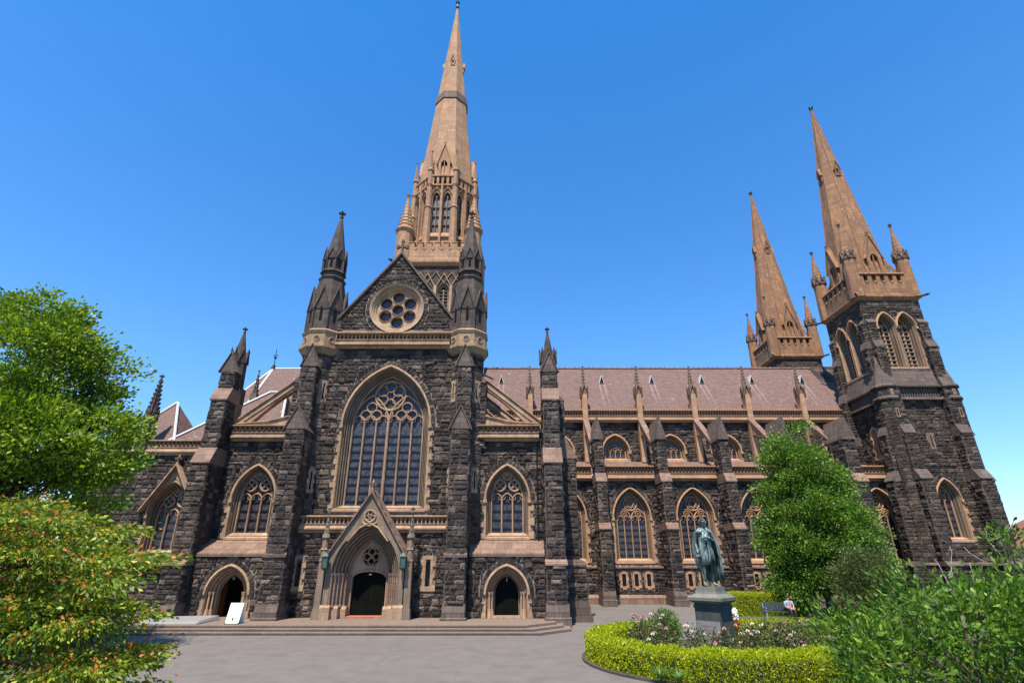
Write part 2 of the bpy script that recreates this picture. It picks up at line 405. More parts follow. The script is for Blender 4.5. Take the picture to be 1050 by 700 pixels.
class MB:
    def __init__(s): s.v = []; s.f = []; s.mi = []; s.m = 0
    def add(s, vs, fs):
        k = len(s.v); s.v.extend(Vector(p) for p in vs)
        for f in fs: s.f.append([i + k for i in f]); s.mi.append(s.m)
    def hexa(s, p):   # 8 points: bottom ring 0-3, top ring 4-7
        s.add(p, [(0, 3, 2, 1), (4, 5, 6, 7), (0, 1, 5, 4), (1, 2, 6, 5), (2, 3, 7, 6), (3, 0, 4, 7)])
    def box(s, x0, x1, y0, y1, z0, z1):
        s.hexa([(x0, y0, z0), (x1, y0, z0), (x1, y1, z0), (x0, y1, z0), (x0, y0, z1), (x1, y0, z1), (x1, y1, z1), (x0, y1, z1)])
    def fbox(s, F, u0, u1, z0, z1, d0, d1):
        s.hexa([F(u0, z0, d0), F(u1, z0, d0), F(u1, z0, d1), F(u0, z0, d1), F(u0, z1, d0), F(u1, z1, d0), F(u1, z1, d1), F(u0, z1, d1)])
    def plate(s, F, outer, holes, d0, d1):
        loops = [outer] + list(holes)
        flat = [p for l in loops for p in l]; n = len(flat)
        tris = tessellate_polygon([[Vector((p[0], p[1], 0)) for p in l] for l in loops])
        vs = [F(p[0], p[1], d1) for p in flat] + [F(p[0], p[1], d0) for p in flat]
        fs = [tuple(t) for t in tris] + [tuple(i + n for i in reversed(t)) for t in tris]
        k = 0
        for l in loops:
            c = len(l)
            for i in range(c):
                a, b2 = k + i, k + (i + 1) % c
                fs.append((a, b2, b2 + n, a + n))
            k += c
        s.add(vs, fs)
    def profile(s, F, u0, u1, prof, e0=0, e1=0):   # prof: (d,z) polygon swept along u
        n = len(prof)
        vs = [F(u0 - e0 * d, z, d) for d, z in prof] + [F(u1 + e1 * d, z, d) for d, z in prof]
        fs = [tuple(range(n)), tuple(range(2 * n - 1, n - 1, -1))] + [(i, i + n, (i + 1) % n + n, (i + 1) % n) for i in range(n)]
        s.add(vs, fs)
    def prism(s, pts, v):    # closed planar loop extruded by vector
        n = len(pts); v = Vector(v)
        pts = [Vector(p) for p in pts]
        s.add(pts + [p + v for p in pts], [tuple(range(n)), tuple(range(2 * n - 1, n - 1, -1))] + [(i, i + n, (i + 1) % n + n, (i + 1) % n) for i in range(n)])
    def frus(s, cx, cy, z0, z1, r0, r1, n=8, rot=None, sx=1, sy=1):
        rot = math.pi / n if rot is None else rot
        vs = []
        for z, r in ((z0, r0), (z1, r1)):
            for i in range(n):
                a = rot + 2 * math.pi * i / n
                vs.append((cx + sx * r * math.cos(a), cy + sy * r * math.sin(a), z))
        s.add(vs, [tuple(range(n - 1, -1, -1)), tuple(range(n, 2 * n))] + [(i, (i + 1) % n, (i + 1) % n + n, i + n) for i in range(n)])
    def tube(s, pts, rad, n=6):
        pts = [Vector(p) for p in pts]
        if not hasattr(rad, '__len__'): rad = [rad] * len(pts)
        vs = []; fs = []
        for k, p in enumerate(pts):
            t = (pts[min(k + 1, len(pts) - 1)] - pts[max(k - 1, 0)])
            t = t.normalized() if t.length > 1e-9 else Vector((0, 0, 1))
            a = t.cross(Vector((0.31, 0.17, 0.93))); a = a.normalized() if a.length > 1e-6 else Vector((1, 0, 0)); b2 = t.cross(a)
            for i in range(n):
                an = 2 * math.pi * i / n
                vs.append(p + (a * math.cos(an) + b2 * math.sin(an)) * rad[k])
        for k in range(len(pts) - 1):
            for i in range(n):
                fs.append((k * n + i, k * n + (i + 1) % n, (k + 1) * n + (i + 1) % n, (k + 1) * n + i))
        fs.append(tuple(range(n))); fs.append(tuple(reversed(range((len(pts) - 1) * n, len(pts) * n))))
        s.add(vs, fs)
    def bar(s, F, pts, w, d0, d1, closed=False):  # chamfered tracery bar along 2D points
        n = len(pts); P2 = [Vector(p) for p in pts]; rings = []
        for i in range(n):
            a = P2[(i - 1) % n] if (closed or i > 0) else None
            c = P2[(i + 1) % n] if (closed or i < n - 1) else None
            p = P2[i]
            t1 = (p - a).normalized() if a is not None and (p - a).length > 1e-7 else None
            t2 = (c - p).normalized() if c is not None and (c - p).length > 1e-7 else None
            t = (t1 or t2) if not (t1 and t2) else (t1 + t2)
            t = t.normalized() if t.length > 1e-6 else t1
            nn = Vector((-t.y, t.x)); k = 1.0
            if t1 and t2: k = min(1.8, 1 / max(0.3, nn.dot(Vector((-t1.y, t1.x)))))
            h = w / 2 * k; dm = d0 + (d1 - d0) * 0.5
            ring = []
            for o, d in ((-h, d0), (-h, dm), (-h * 0.35, d1), (h * 0.35, d1), (h, dm), (h, d0)):
                q = p + nn * o; ring.append(F(q.x, q.y, d))
            rings.append(ring)
        vs = [q for r in rings for q in r]; fs = []
        for i in range(n if closed else n - 1):
            j = (i + 1) % n
            for k in range(6):
                fs.append((i * 6 + k, i * 6 + (k + 1) % 6, j * 6 + (k + 1) % 6, j * 6 + k))
        if not closed: fs.append(tuple(range(6))); fs.append(tuple(range(n * 6 - 1, n * 6 - 7, -1)))
        s.add(vs, fs)
    def build(s, name, mats, parent=None, smooth=False, recalc=True):
        if not isinstance(mats, (list, tuple)): mats = [mats]
        o0 = ORG.get(parent.name, Vector((0, 0, 0))) if parent else Vector((0, 0, 0))
        me = bpy.data.meshes.new(name)
        me.from_pydata([tuple(p - o0) for p in s.v], [], s.f)
        for m in mats: me.materials.append(M[m] if isinstance(m, str) else m)
        if len(mats) > 1: me.polygons.foreach_set('material_index', s.mi)
        if recalc:
            bm = bmesh.new(); bm.from_mesh(me); bmesh.ops.recalc_face_normals(bm, faces=bm.faces); bm.to_mesh(me); bm.free()
        if smooth: me.polygons.foreach_set('use_smooth', [True] * len(me.polygons))
        ob = bpy.data.objects.new(name, me); COL.objects.link(ob)
        if parent: ob.parent = parent; ORG[ob.name] = o0
        else: ORG[ob.name] = Vector((0, 0, 0))
        return ob

def tag(o, label=None, cat=None, group=None, kind=None):
    if label: o['label'] = label
    if cat: o['category'] = cat
    if group: o['group'] = group
    if kind: o['kind'] = kind
    return o
def thing(name, loc, label, cat, group=None):
    e = bpy.data.objects.new(name, None); COL.objects.link(e)
    e.location = loc; e.empty_display_size = 0.3
    ORG[e.name] = Vector(loc)
    return tag(e, label, cat, group)
def group_part(name, parent):
    """an empty that gathers sub-parts under a part when the part has no body mesh of its own is avoided: parts are meshes"""
    raise NotImplementedError

# ---------------------------------------------------------------- rock-faced masonry as real relief
_z = 0.0; _cr = random.Random(99); COURSES = [0.0]
while _z < 60: _z += _cr.choice((0.22, 0.26, 0.3, 0.34, 0.38)); COURSES.append(_z)
EXP = {}; KEEP = []
def inpoly(p, poly):
    x, y = p; c = False; n = len(poly); j = n - 1
    for i in range(n):
        xi, yi = poly[i]; xj, yj = poly[j]
        if (yi > y) != (yj > y) and x < (xj - xi) * (y - yi) / (yj - yi) + xi: c = not c
        j = i
    return c
RR = random.Random(5)
def rock_block(mb, F, a, b, z0, z1, d, pmax):
    g = 0.012; a += g; b -= g; z0 += g; z1 -= g
    if b - a < 0.06 or z1 - z0 < 0.06: return
    ins = min(0.05, (b - a) * 0.2, (z1 - z0) * 0.25); p = RR.uniform(0.35, 1.0) * pmax
    ring = [(a, z0), (b, z0), (b, z1), (a, z1)]
    sg = [(1, 1), (-1, 1), (-1, -1), (1, -1)]
    vs = [F(q[0] + RR.uniform(-.006, .006), q[1] + RR.uniform(-.006, .006), d - 0.02) for q in ring]
    vs += [F(q[0] + RR.uniform(-.006, .008), q[1] + RR.uniform(-.006, .008), d + p * RR.uniform(0.15, 0.75)) for q in ring]
    vs += [F(q[0] + s_[0] * ins * RR.uniform(.5, 2.2), q[1] + s_[1] * ins * RR.uniform(.5, 1.6), d + p * RR.uniform(0.7, 1.15)) for q, s_ in zip(ring, sg)]
    vs.append(F(a + (b - a) * RR.uniform(.3, .7), z0 + (z1 - z0) * RR.uniform(.35, .65), d + p * RR.uniform(.8, 1.35)))
    fs = []
    for k in range(4):
        l = (k + 1) % 4
        fs += [(k, l, l + 4, k + 4), (k + 4, l + 4, l + 8, k + 8), (k + 8, l + 8, 12)]
    mb.add(vs, fs)
def rubble(mb, F, u0, u1, z0, z1, d=0.0, holes=(), clip=None, pmax=0.135, bw=(0.28, 0.8), m=None):
    m0 = mb.m
    if m is not None: mb.m = m
    H = [EXP.get(id(h), h) for h in holes]
    def bad(a, b, za, zb):
        pts = [(a, za), (b, za), (b, zb), (a, zb), ((a + b) / 2, (za + zb) / 2), (a, (za + zb) / 2), (b, (za + zb) / 2)]
        if any(inpoly(p, h) for h in H for p in pts): return True
        return clip is not None and not all(inpoly(p, clip) for p in pts)
    def put(a, b, za, zb, lvl):
        if not bad(a, b, za, zb): rock_block(mb, F, a, b, za, zb, d, pmax); return
        if lvl >= 4: return
        if (b - a) > (zb - za): c = (a + b) / 2; put(a, c, za, zb, lvl + 1); put(c, b, za, zb, lvl + 1)
        elif zb - za > 0.17: c = (za + zb) / 2; put(a, b, za, c, lvl + 1); put(a, b, c, zb, lvl + 1)
    for k in range(len(COURSES) - 1):
        za, zb = max(COURSES[k], z0), min(COURSES[k + 1], z1)
        if zb - za < 0.09: continue
        u = u0
        first = True
        while u < u1 - 1e-6:
            w = RR.uniform(*bw) * (RR.uniform(0.4, 1) if first else 1); first = False
            if u1 - (u + w) < 0.25: w = u1 - u
            put(u, u + w, za, zb, 0); u += w
    mb.m = m0
def side_frames(F, u, w):
    return [(Fr_at(F(u + sg * w, 0, 0), F.N, F.U * sg)) for sg in (-1, 1)]
def Fr_at(o, U, N):
    f = Fr(0, 0); f.o = o.copy(); f.U = U.copy(); f.N = N.copy(); return f

# ---------------------------------------------------------------- gothic shapes
def arch(a, h, zs, zb, off=0.0, u0=0.0, n=10, bottom=True):
    Rr = (a * a + h * h) / (2 * a); c = Rr - a; r = Rr - off
    hh = math.sqrt(max(1e-6, r * r - c * c))
    end = math.acos(max(-1, min(1, -c / r)))       # apex angle seen from the left arc's centre (+c,zs)
    left = []
    for i in range(n + 1):
        t = math.pi + (end - math.pi) * i / n
        left.append((c + r * math.cos(t), zs + r * math.sin(t)))
    left[-1] = (0.0, zs + hh)
    pts = [(u0 + x, z) for x, z in left] + [(u0 - x, z) for x, z in reversed(left[:-1])]
    if bottom and zb < zs - 1e-6: pts = [(pts[0][0], zb)] + pts + [(pts[-1][0], zb)]
    return pts
def circ(u, z, r, n=20, rot=0): return [(u + r * math.cos(rot + 2 * math.pi * i / n), z + r * math.sin(rot + 2 * math.pi * i / n)) for i in range(n)]

def voussoirs(mb, F, a, h, zs, r0, r1, d0, d1, u0=0.0, w=0.26):
    """radial stones round an arch between offsets r0 and r1 outside it"""
    Rr = (a * a + h * h) / (2 * a); c = Rr - a
    rm = Rr + (r0 + r1) / 2
    a0 = math.pi; a1 = math.acos(-c / rm)
    n = max(4, int(rm * (a0 - a1) / w))
    for sgn in (1, -1):
        for i in range(n):
            t0 = a0 + (a1 - a0) * (i + 0.09) / n; t1 = a0 + (a1 - a0) * (i + 0.91) / n
            jj = random.uniform(-0.03, 0.03); dd = random.uniform(-0.02, 0.03)
            q = []
            for t, r in ((t0, Rr + r0), (t0, Rr + r1 + jj), (t1, Rr + r1 + jj), (t1, Rr + r0)):
                x = c + r * math.cos(t); x = min(x, -0.01)
                q.append((u0 + sgn * x, zs + r * math.sin(t)))
            mb.hexa([F(p[0], p[1], d0) for p in q] + [F(p[0], p[1], d1 + dd) for p in q])

def quoins(mb, F, u, sgn, z0, z1, d0, d1, wmin=0.12, wmax=0.34, hh=0.38):
    z = z0; k = 0
    while z < z1 - 0.05:
        h2 = min(hh * random.uniform(0.85, 1.15), z1 - z)
        w = (wmax if k % 2 == 0 else wmin) * random.uniform(0.85, 1.1)
        a, b2 = sorted((u, u + sgn * w))
        mb.fbox(F, a, b2, z + 0.008, z + h2 - 0.008, d0, d1 + random.uniform(-0.004, 0.008))
        z += h2; k += 1

def trac_lights(mb, F, u0, ai, n, zb, zl, d0, d1, w=0.12, k0=0, hr=0.62):
    lw = 2 * ai / n
    for i in range(1, n):
        u = u0 - ai + i * lw
        mb.bar(F, [(u, zb), (u, zl)], w, d0, d1 + 0.003 * k0)
    for i in range(n):
        uc = u0 - ai + (i + 0.5) * lw
        mb.bar(F, arch(lw / 2, lw * hr, zl, zl, 0, uc, 6), w * 0.75, d0, d1 - 0.012 - 0.003 * (i % 2))
        # cusps
        for sg in (-1, 1):
            mb.bar(F, [(uc + sg * lw * 0.44, zl + 0.02), (uc + sg * lw * 0.22, zl + lw * 0.12), (uc + sg * lw * 0.20, zl + lw * 0.36)], w * 0.4, d0, d1 - 0.03)

def ring_tr(mb, F, u, z, r, d0, d1, w=0.1, foils=0, fr=None):
    mb.bar(F, circ(u, z, r), w, d0, d1, True)
    if foils:
        fr = fr or r * 0.42
        for i in range(foils):
            a = math.pi / 2 + 2 * math.pi * i / foils
            mb.bar(F, circ(u + (r - fr) * math.cos(a), z + (r - fr) * math.sin(a), fr, 12), w * 0.6, d0, d1 - 0.014 - 0.003 * i, True)

def order_ring(mb, F, o, i, d1, od):
    """one moulded order: fillet, roll, hollow, then back to the next order"""
    n = len(o); prof = [(0.0, d1), (0.22, d1 + 0.012), (0.40, d1 - 0.03), (0.44, d1 - od * 1.1 - 0.06), (0.80, d1 - od * 1.1 - 0.10), (0.84, d1 - od * 0.9), (1.0, d1 - od)]
    vs = []
    for t, d in prof: vs += [F(p[0] * (1 - t) + q[0] * t, p[1] * (1 - t) + q[1] * t, d) for p, q in zip(o, i)]
    fs = []
    for k in range(len(prof) - 1):
        for j in range(n - 1): fs.append((k * n + j, k * n + j + 1, (k + 1) * n + j + 1, (k + 1) * n + j))
    mb.add(vs, fs)

def gothic_window(parent, F, u0, zb, zs, a, h, style, depth=0.75, orders=3, ow=0.13, od=0.17, glass='glass', sand='sand', hood=True, vous=True, quoin=True, zq=None, rock='rock'):
    """returns the hole outline for the wall"""
    hole = arch(a, h, zs, zb, 0, u0)
    ex = arch(a, h, zs, zb, -0.40 if vous else -0.16, u0, bottom=False); jw = a + (0.16 if quoin else 0.05)
    EXP[id(hole)] = [(u0 - jw, zb - 0.28), (u0 - jw, zs)] + ex + [(u0 + jw, zs), (u0 + jw, zb - 0.28)]
    KEEP.append(hole)
    fm = MB()
    for k in range(orders):
        d1 = -od * k - 0.0 if k else 0.03
        o = arch(a, h, zs, zb, ow * k + (0.0 if k == 0 else -0.02), u0); i = arch(a, h, zs, zb, ow * (k + 1), u0)
        fm.m = 1 if (k and hood) else 0; order_ring(fm, F, o, i, d1, od); fm.m = 0
    din = -od * orders
    ain = a - ow * orders
    # sill
    fm.profile(F, u0 - a - 0.06, u0 + a + 0.06, [(din - 0.1, zb - 0.25), (0.08, zb - 0.25), (0.08, zb - 0.12), (din + 0.02, zb + 0.16), (din - 0.1, zb + 0.16)])
    if hood:
        o = arch(a, h, zs, zs, -0.13, u0); i = arch(a, h, zs, zs, 0.0, u0); n = len(o)
        for j in range(n - 1):
            fm.hexa([F(*o[j], -0.02), F(*o[j + 1], -0.02), F(*i[j + 1], -0.02), F(*i[j], -0.02), F(*o[j], 0.12), F(*o[j + 1], 0.12), F(*i[j + 1], 0.15), F(*i[j], 0.15)])
        for sg in (-1, 1): fm.fbox(F, u0 + sg * (a + 0.065) - 0.11, u0 + sg * (a + 0.065) + 0.11, zs - 0.24, zs - 0.003, -0.02, 0.17)
    if quoin:
        for sg in (-1, 1): quoins(fm, F, u0 + sg * (a - 0.005), sg, zb - 0.2, (zq or zs) - 0.25, -0.05, 0.075)
    frame = fm.build('window', [sand, 'sandgrey'], parent)
    if vous:
        vm = MB(); voussoirs(vm, F, a, h, zs, 0.15, 0.40, -0.05, 0.085, u0)
        vm.build('voussoirs', 'block', frame)
    tm = MB(); d0 = din - 0.14; d1 = din - 0.01
    A = (a, h, ow * orders)
    def inner(off=0.0): return arch(a, h, zs, zb, ow * orders + off, u0)
    # edge bar just inside
    pts = inner(0.03)
    tm.bar(F, pts, 0.11, d0, d1 + 0.02)
    if style == 'great':
        lw = 2 * ain / 6
        trac_lights(tm, F, u0, ain, 6, zb, zs + 0.25, d0, d1, 0.13, 1)
        tm.bar(F, [(u0, zb), (u0, zs + 0.7)], 0.19, d0, d1 + 0.03)
        for sg in (-1, 1):
            uc = u0 + sg * ain / 2
            tm.bar(F, arch(ain / 2, ain * 0.82, zs + 0.18, zs, 0, uc), 0.13, d0, d1 + 0.012)
            for (x, z) in ((0, 1.30), (-0.36, 0.76), (0.36, 0.76)):
                ring_tr(tm, F, uc + x, zs + z, 0.33, d0, d1 + 0.006 + 0.002 * x, 0.1)
        cz = zs + 2.13
        ring_tr(tm, F, u0, cz, 1.02, d0, d1 + 0.016, 0.14)
        for i in range(6):
            an = math.pi / 2 + i * math.pi / 3
            tm.bar(F, circ(u0 + 0.60 * math.cos(an), cz + 0.60 * math.sin(an), 0.36, 12), 0.08, d0, d1 - 0.004 * i, True)
        ring_tr(tm, F, u0, zs + 0.86, 0.24, d0, d1 + 0.009, 0.09)
    elif style == 'three':
        trac_lights(tm, F, u0, ain, 3, zb, zs - 0.05, d0, d1, 0.12)
        for (x, z, r) in ((-0.46, 0.86, 0.35), (0.46, 0.86, 0.35), (0, 1.52, 0.30)):
            k = ain / 1.02
            ring_tr(tm, F, u0 + x * k, zs + z * k, r * k, d0, d1 + 0.01 + 0.003 * x, 0.13, 4, 0.16)
    elif style == 'four':
        trac_lights(tm, F, u0, ain, 4, zb, zs - 0.25, d0, d1, 0.1)
        for sg in (-1, 1):
            tm.bar(F, arch(ain / 2, ain * 0.75, zs - 0.22, zs, 0, u0 + sg * ain / 2), 0.11, d0, d1 + 0.006)
            ring_tr(tm, F, u0 + sg * ain / 2, zs + 0.32, 0.25, d0, d1 + 0.010, 0.08, 4, 0.11)
        ring_tr(tm, F, u0, zs + 1.22, 0.60, d0, d1 + 0.016, 0.12)
        for i in range(6):
            an = math.pi / 2 + i * math.pi / 3; an2 = an + 2 * math.pi / 3
            tm.bar(F, [(u0 + 0.56 * math.cos(an), zs + 1.22 + 0.56 * math.sin(an)), (u0 + 0.56 * math.cos(an2), zs + 1.22 + 0.56 * math.sin(an2))], 0.07, d0, d1 - 0.003 * i)
    elif style == 'two':
        trac_lights(tm, F, u0, ain, 2, zb, zs - 0.1, d0, d1, 0.1)
        ring_tr(tm, F, u0, zs + ain * 0.95, ain * 0.36, d0, d1 + 0.01, 0.09)
    elif style == 'cler':
        trac_lights(tm, F, u0, ain, 4, zb, zs - 0.05, d0, d1, 0.1)
        for x in (-0.5, 0, 0.5): ring_tr(tm, F, u0 + x * ain, zs + 0.34 + (0.22 if x == 0 else 0), 0.17, d0, d1 + 0.01, 0.07)
    elif style == 'louvre':
        tm.bar(F, [(u0, zb), (u0, zs + h * 0.35)], 0.2, d0, d1 + 0.01)
        lw = ain
        for sg in (-1, 1):
            tm.bar(F, arch(ain / 2, ain * 0.9, zs, zs, 0, u0 + sg * ain / 2), 0.1, d0, d1)
    elif style == 'lantern':
        tm.bar(F, [(u0, zb), (u0, zs + 0.1)], 0.14, d0, d1 + 0.01)
        for sg in (-1, 1): tm.bar(F, arch(ain / 2, ain * 0.75, zs, zs, 0, u0 + sg * ain / 2), 0.1, d0, d1)
        for k in range(1, 4):
            z = zb + (zs - zb) * k / 4
            tm.bar(F, [(u0 - ain, z), (u0 + ain, z)], 0.12, d0, d1 - 0.02)
    if style in ('great', 'three', 'four', 'two'):   # saddle bars in front of the glass
        z = zb + 0.45; n = 0
        sb = MB()
        while z < zs - 0.1:
            sb.fbox(F, u0 - ain, u0 + ain, z, z + 0.025, d0 - 0.03, d0 + 0.03); z += 0.52; n += 1
        sb.build('saddle_bars', 'iron', frame)
    tm.build('tracery', [sand], frame)
    gm = MB(); gm.plate(F, inner(-0.05), [], d0 - 0.1, d0 - 0.05)
    gm.build('glass', glass, frame)
    if style == 'louvre':
        lm = MB(); z = zb + 0.1
        while z < zs + h * 0.7:
            half = ain if z < zs else ain * (1 - ((z - zs) / h) ** 1.6)
            if half > 0.15:
                lm.hexa([F(u0 - half, z, d0 - 0.04), F(u0 + half, z, d0 - 0.04), F(u0 + half, z - 0.16, d0 + 0.16), F(u0 - half, z - 0.16, d0 + 0.16),
                         F(u0 - half, z + 0.06, d0 - 0.04), F(u0 + half, z + 0.06, d0 - 0.04), F(u0 + half, z - 0.1, d0 + 0.16), F(u0 - half, z - 0.1, d0 + 0.16)])
            z += 0.42
        lm.build('louvres', 'weatherdark', frame)
    return hole, frame

def parapet(parent, F, u0, u1, z0, z1, d=0.25, pattern='zig', sand='sand', back='weatherdark', name='parapet', pitch=0.3, coping=None):
    """pierced parapet over a cornice: cornice moulding, pierced band, coping"""
    mb = MB(); H = z1 - z0
    c = z0 + H * 0.46; t = z1 - H * 0.15
    mb.profile(F, u0, u1, [(-0.3, z0 - 0.12), (d * 0.45, z0 - 0.12), (d * 0.6, z0), (d, z0 + 0.08), (d, z0 + 0.18), (d * 0.72, z0 + 0.24), (d * 0.72, c - 0.05), (d * 0.85, c - 0.03), (d * 0.85, c), (-0.3, c)])
    mb.profile(F, u0, u1, [(-0.25, t), (d * 0.8, t), (d, t + 0.04), (d, z1 - 0.04), (d * 0.5, z1), (-0.25, z1)])
    n = max(1, int((u1 - u0) / pitch)); p = (u1 - u0) / n; dd = d * 0.62
    for i in range(n):
        a = u0 + i * p
        if pattern == 'zig':
            mb.bar(F, [(a, c + 0.02), (a + p / 2, t - 0.02), (a + p, c + 0.02)], 0.09, dd - 0.14, dd)
            mb.bar(F, [(a + p * 0.25, t - 0.01), (a + p * 0.5, (c + t) / 2), (a + p * 0.75, t - 0.01)], 0.06, dd - 0.14, dd - 0.02)
        elif pattern == 'posts':
            mb.fbox(F, a - 0.07, a + 0.07, c, t, dd - 0.14, dd)
        elif pattern == 'arches':
            mb.fbox(F, a - 0.035, a + 0.035, c, t, dd - 0.14, dd)
            mb.bar(F, arch(p / 2 - 0.04, p * 0.5, t - p * 0.55, t, 0, a + p / 2, 5), 0.05, dd - 0.14, dd - 0.02)
    ob = mb.build(name, [sand], parent)
    bk = MB(); bk.fbox(F, u0, u1, c - 0.01, t + 0.01, -0.24, dd - 0.16)
    bk.build('backing', back, ob)
    return ob

def buttress(parent, F, u, w, stages, z0=0, cap='gablet', plinth=True, mat='rock', wmat='weather', caph=None, d_in=-0.2, capmat='weatherdark'):
    """stages: list of (z_top, depth, slope_rise). last stage gets the cap"""
    mb = MB(); z = z0
    for k, (zt, d, rise) in enumerate(stages):
        mb.m = 0
        last = k == len(stages) - 1
        ww = w / 2 - 0.03 * k
        mb.m = 3; mb.fbox(F, u - ww, u + ww, z, zt, d_in, d); mb.m = 0
        zlo = max(z, z0 + 1.12) if plinth else z
        rubble(mb, F, u - ww, u + ww, zlo, zt, d, bw=(0.3, 0.7), pmax=0.11)
        for Fs_ in side_frames(F, u, ww): rubble(mb, Fs_, max(0, d_in), d, zlo, zt, 0, bw=(0.3, 0.8), pmax=0.11)
        if not last:
            dn = stages[k + 1][1]
            mb.m = 1
            mb.profile(F, u - ww - 0.075, u + ww + 0.075, [(d_in, zt - 0.08), (d + 0.11, zt - 0.08), (d + 0.11, zt), (dn + 0.06, zt + rise), (d_in, zt + rise)])
            z = zt + rise - 0.004
        else: z = zt
    zt, d, rise = stages[-1]; ww = w / 2 - 0.03 * (len(stages) - 1)
    if plinth:
        mb.m = 2
        d0 = stages[0][1]
        mb.profile(F, u - w / 2 - 0.16, u + w / 2 + 0.16, [(d_in, z0), (d0 + 0.26, z0), (d0 + 0.26, z0 + 0.45), (d0 + 0.16, z0 + 0.5), (d_in, z0 + 0.5)])
        mb.profile(F, u - w / 2 - 0.08, u + w / 2 + 0.08, [(d_in, z0 + 0.5), (d0 + 0.16, z0 + 0.5), (d0 + 0.16, z0 + 0.75), (d0 + 0.02, z0 + 1.15), (d_in, z0 + 1.15)])
    ob = mb.build('buttress', ['block' if mat == 'rock' else 'block_tower', wmat, 'weatherdark', 'mortar'], parent)
    h = caph or w * 1.25
    cm = MB()
    if cap == 'gablet':
        cm.prism([F(u - ww - 0.1, zt, d_in), F(u + ww + 0.1, zt, d_in), F(u, zt + h, d_in)], F.N * (d - d_in + 0.08))
        cm.bar(F, [(u - ww - 0.16, zt - 0.05), (u, zt + h + 0.06), (u + ww + 0.16, zt - 0.05)], 0.13, d - 0.02, d + 0.16)
    elif cap == 'saddle':
        cm.prism([F(u - ww - 0.09, zt, d_in - 1.2), F(u - ww - 0.09, zt + 0.1, d_in - 1.2), F(u, zt + h, d_in - 1.2), F(u + ww + 0.09, zt + 0.1, d_in - 1.2), F(u + ww + 0.09, zt, d_in - 1.2)], F.N * (d - d_in + 1.35))
    elif cap == 'slope':
        cm.profile(F, u - ww - 0.05, u + ww + 0.05, [(d_in, zt - 0.08), (d + 0.08, zt - 0.08), (d + 0.08, zt), (d_in, zt + h)])
    if cm.v: cm.build('cap', capmat, ob)
    return ob

def finial(mb, x, y, z, s=1.0):
    mb.frus(x, y, z - 0.1 * s, z + 0.35 * s, 0.06 * s, 0.05 * s, 6)
    mb.frus(x, y, z + 0.02 * s, z + 0.12 * s, 0.13 * s, 0.13 * s, 8)
    for a in range(4):
        an = a * math.pi / 2 + 0.3
        mb.frus(x + 0.15 * s * math.cos(an), y + 0.15 * s * math.sin(an), z + 0.28 * s, z + 0.44 * s, 0.05 * s, 0.1 * s, 6)
    mb.frus(x, y, z + 0.35 * s, z + 0.68 * s, 0.09 * s, 0.015 * s, 6)

def crockets(mb, x, y, z0, z1, r0, n_rows, s=0.1, n=4, rot=0.0):
    for k in range(n_rows):
        t = (k + 0.5) / n_rows; z = z0 + (z1 - z0) * t; r = r0 * (1 - t)
        for i in range(n):
            a = rot + 2 * math.pi * i / n
            px, py = x + (r + s * 0.4) * math.cos(a), y + (r + s * 0.4) * math.sin(a)
            mb.frus(px, py, z - s * 0.4, z + s * 0.7, s * 0.35, s * 0.6, 5)

def octa_faces(cx, cy, r, n=8, rot=None):
    """frames of the faces of a regular prism (circumradius r)"""
    rot = math.pi / n if rot is None else rot
    ap = r * math.cos(math.pi / n); out = []
    for i in range(n):
        a = rot + 2 * math.pi * (i + 0.5) / n
        N = (math.cos(a), math.sin(a)); U = (-math.sin(a), math.cos(a))
        out.append((Fr(cx + ap * N[0], cy + ap * N[1], U, N), 2 * r * math.sin(math.pi / n)))
    return out

def gablets(mb, cx, cy, r, z0, z1, d=0.08, w=0.09, n=8, slit=None):
    for F, wd_ in octa_faces(cx, cy, r, n):
        if F.N.y > 0.75: continue
        hw = wd_ / 2
        mb.plate(F, [(-hw, z0), (hw, z0), (0, z1)], [], -0.1, 0.02)
        mb.bar(F, [(-hw, z0), (0, z1), (hw, z0)], w, -0.02, d)
        mb.frus(F(0, 0, d * .5).x, F(0, 0, d * .5).y, z1 - 0.05, z1 + 0.22, 0.07, 0.03, 5)

# ================================================================ SETTING: ground
def sheet(name, pts, z, mat, label=None):
    mb = MB(); n = len(pts)
    mb.add([(p[0], p[1], z) for p in pts], [tuple(range(n))])
    o = mb.build(name, mat, None, recalc=False); o['kind'] = 'structure'; return o
sheet('ground', [(-1500, -300), (1500, -300), (1500, 2500), (-1500, 2500)], -0.004, 'soil')
sheet('forecourt', [(-26, 2), (30, 2), (44, 30), (60, 40), (60, 56), (-34, 56), (-34, 20)], 0.0, 'asphalt')

# ================================================================ CATHEDRAL
XT, YT = -8.25, 34.0          # transept axis and front plane
cath = thing('cathedral', (XT, YT, 0), 'dark bluestone gothic cathedral with sandstone trim and three brown stone spires', 'cathedral')

F0 = Fr(XT, YT)
# ---- great window and central wall
wz = dict(zb=6.35, zs=11.55)
hole, gw = gothic_window(cath, F0, 0, 6.35, 11.55, 2.83, 4.0, 'great', orders=4, ow=0.115, od=0.13, glass='glassblue')
rose_z = 20.05
mb = MB()
mb.plate(F0, [(-4.9, 5.0), (4.9, 5.0), (4.9, 18.3), (-4.9, 18.3)], [hole], -1.2, 0)
mb.plate(F0, [(-4.1, 18.0), (4.1, 18.0), (3.95, 19.25), (0, 24.45), (-3.95, 19.25)], [circ(0, rose_z, 1.72, 32)], -0.95, -0.1)
mb.m = 1
rubble(mb, F0, -4.2, 4.2, 5.8, 16.9, 0, [hole])
rubble(mb, F0, -4.1, 4.1, 18.0, 24.4, -0.1, [circ(0, rose_z, 2.2, 32)], clip=[(-4.2, 17.9), (4.2, 17.9), (4.0, 19.3), (0, 24.55), (-4.0, 19.3)], bw=(0.3, 0.75))
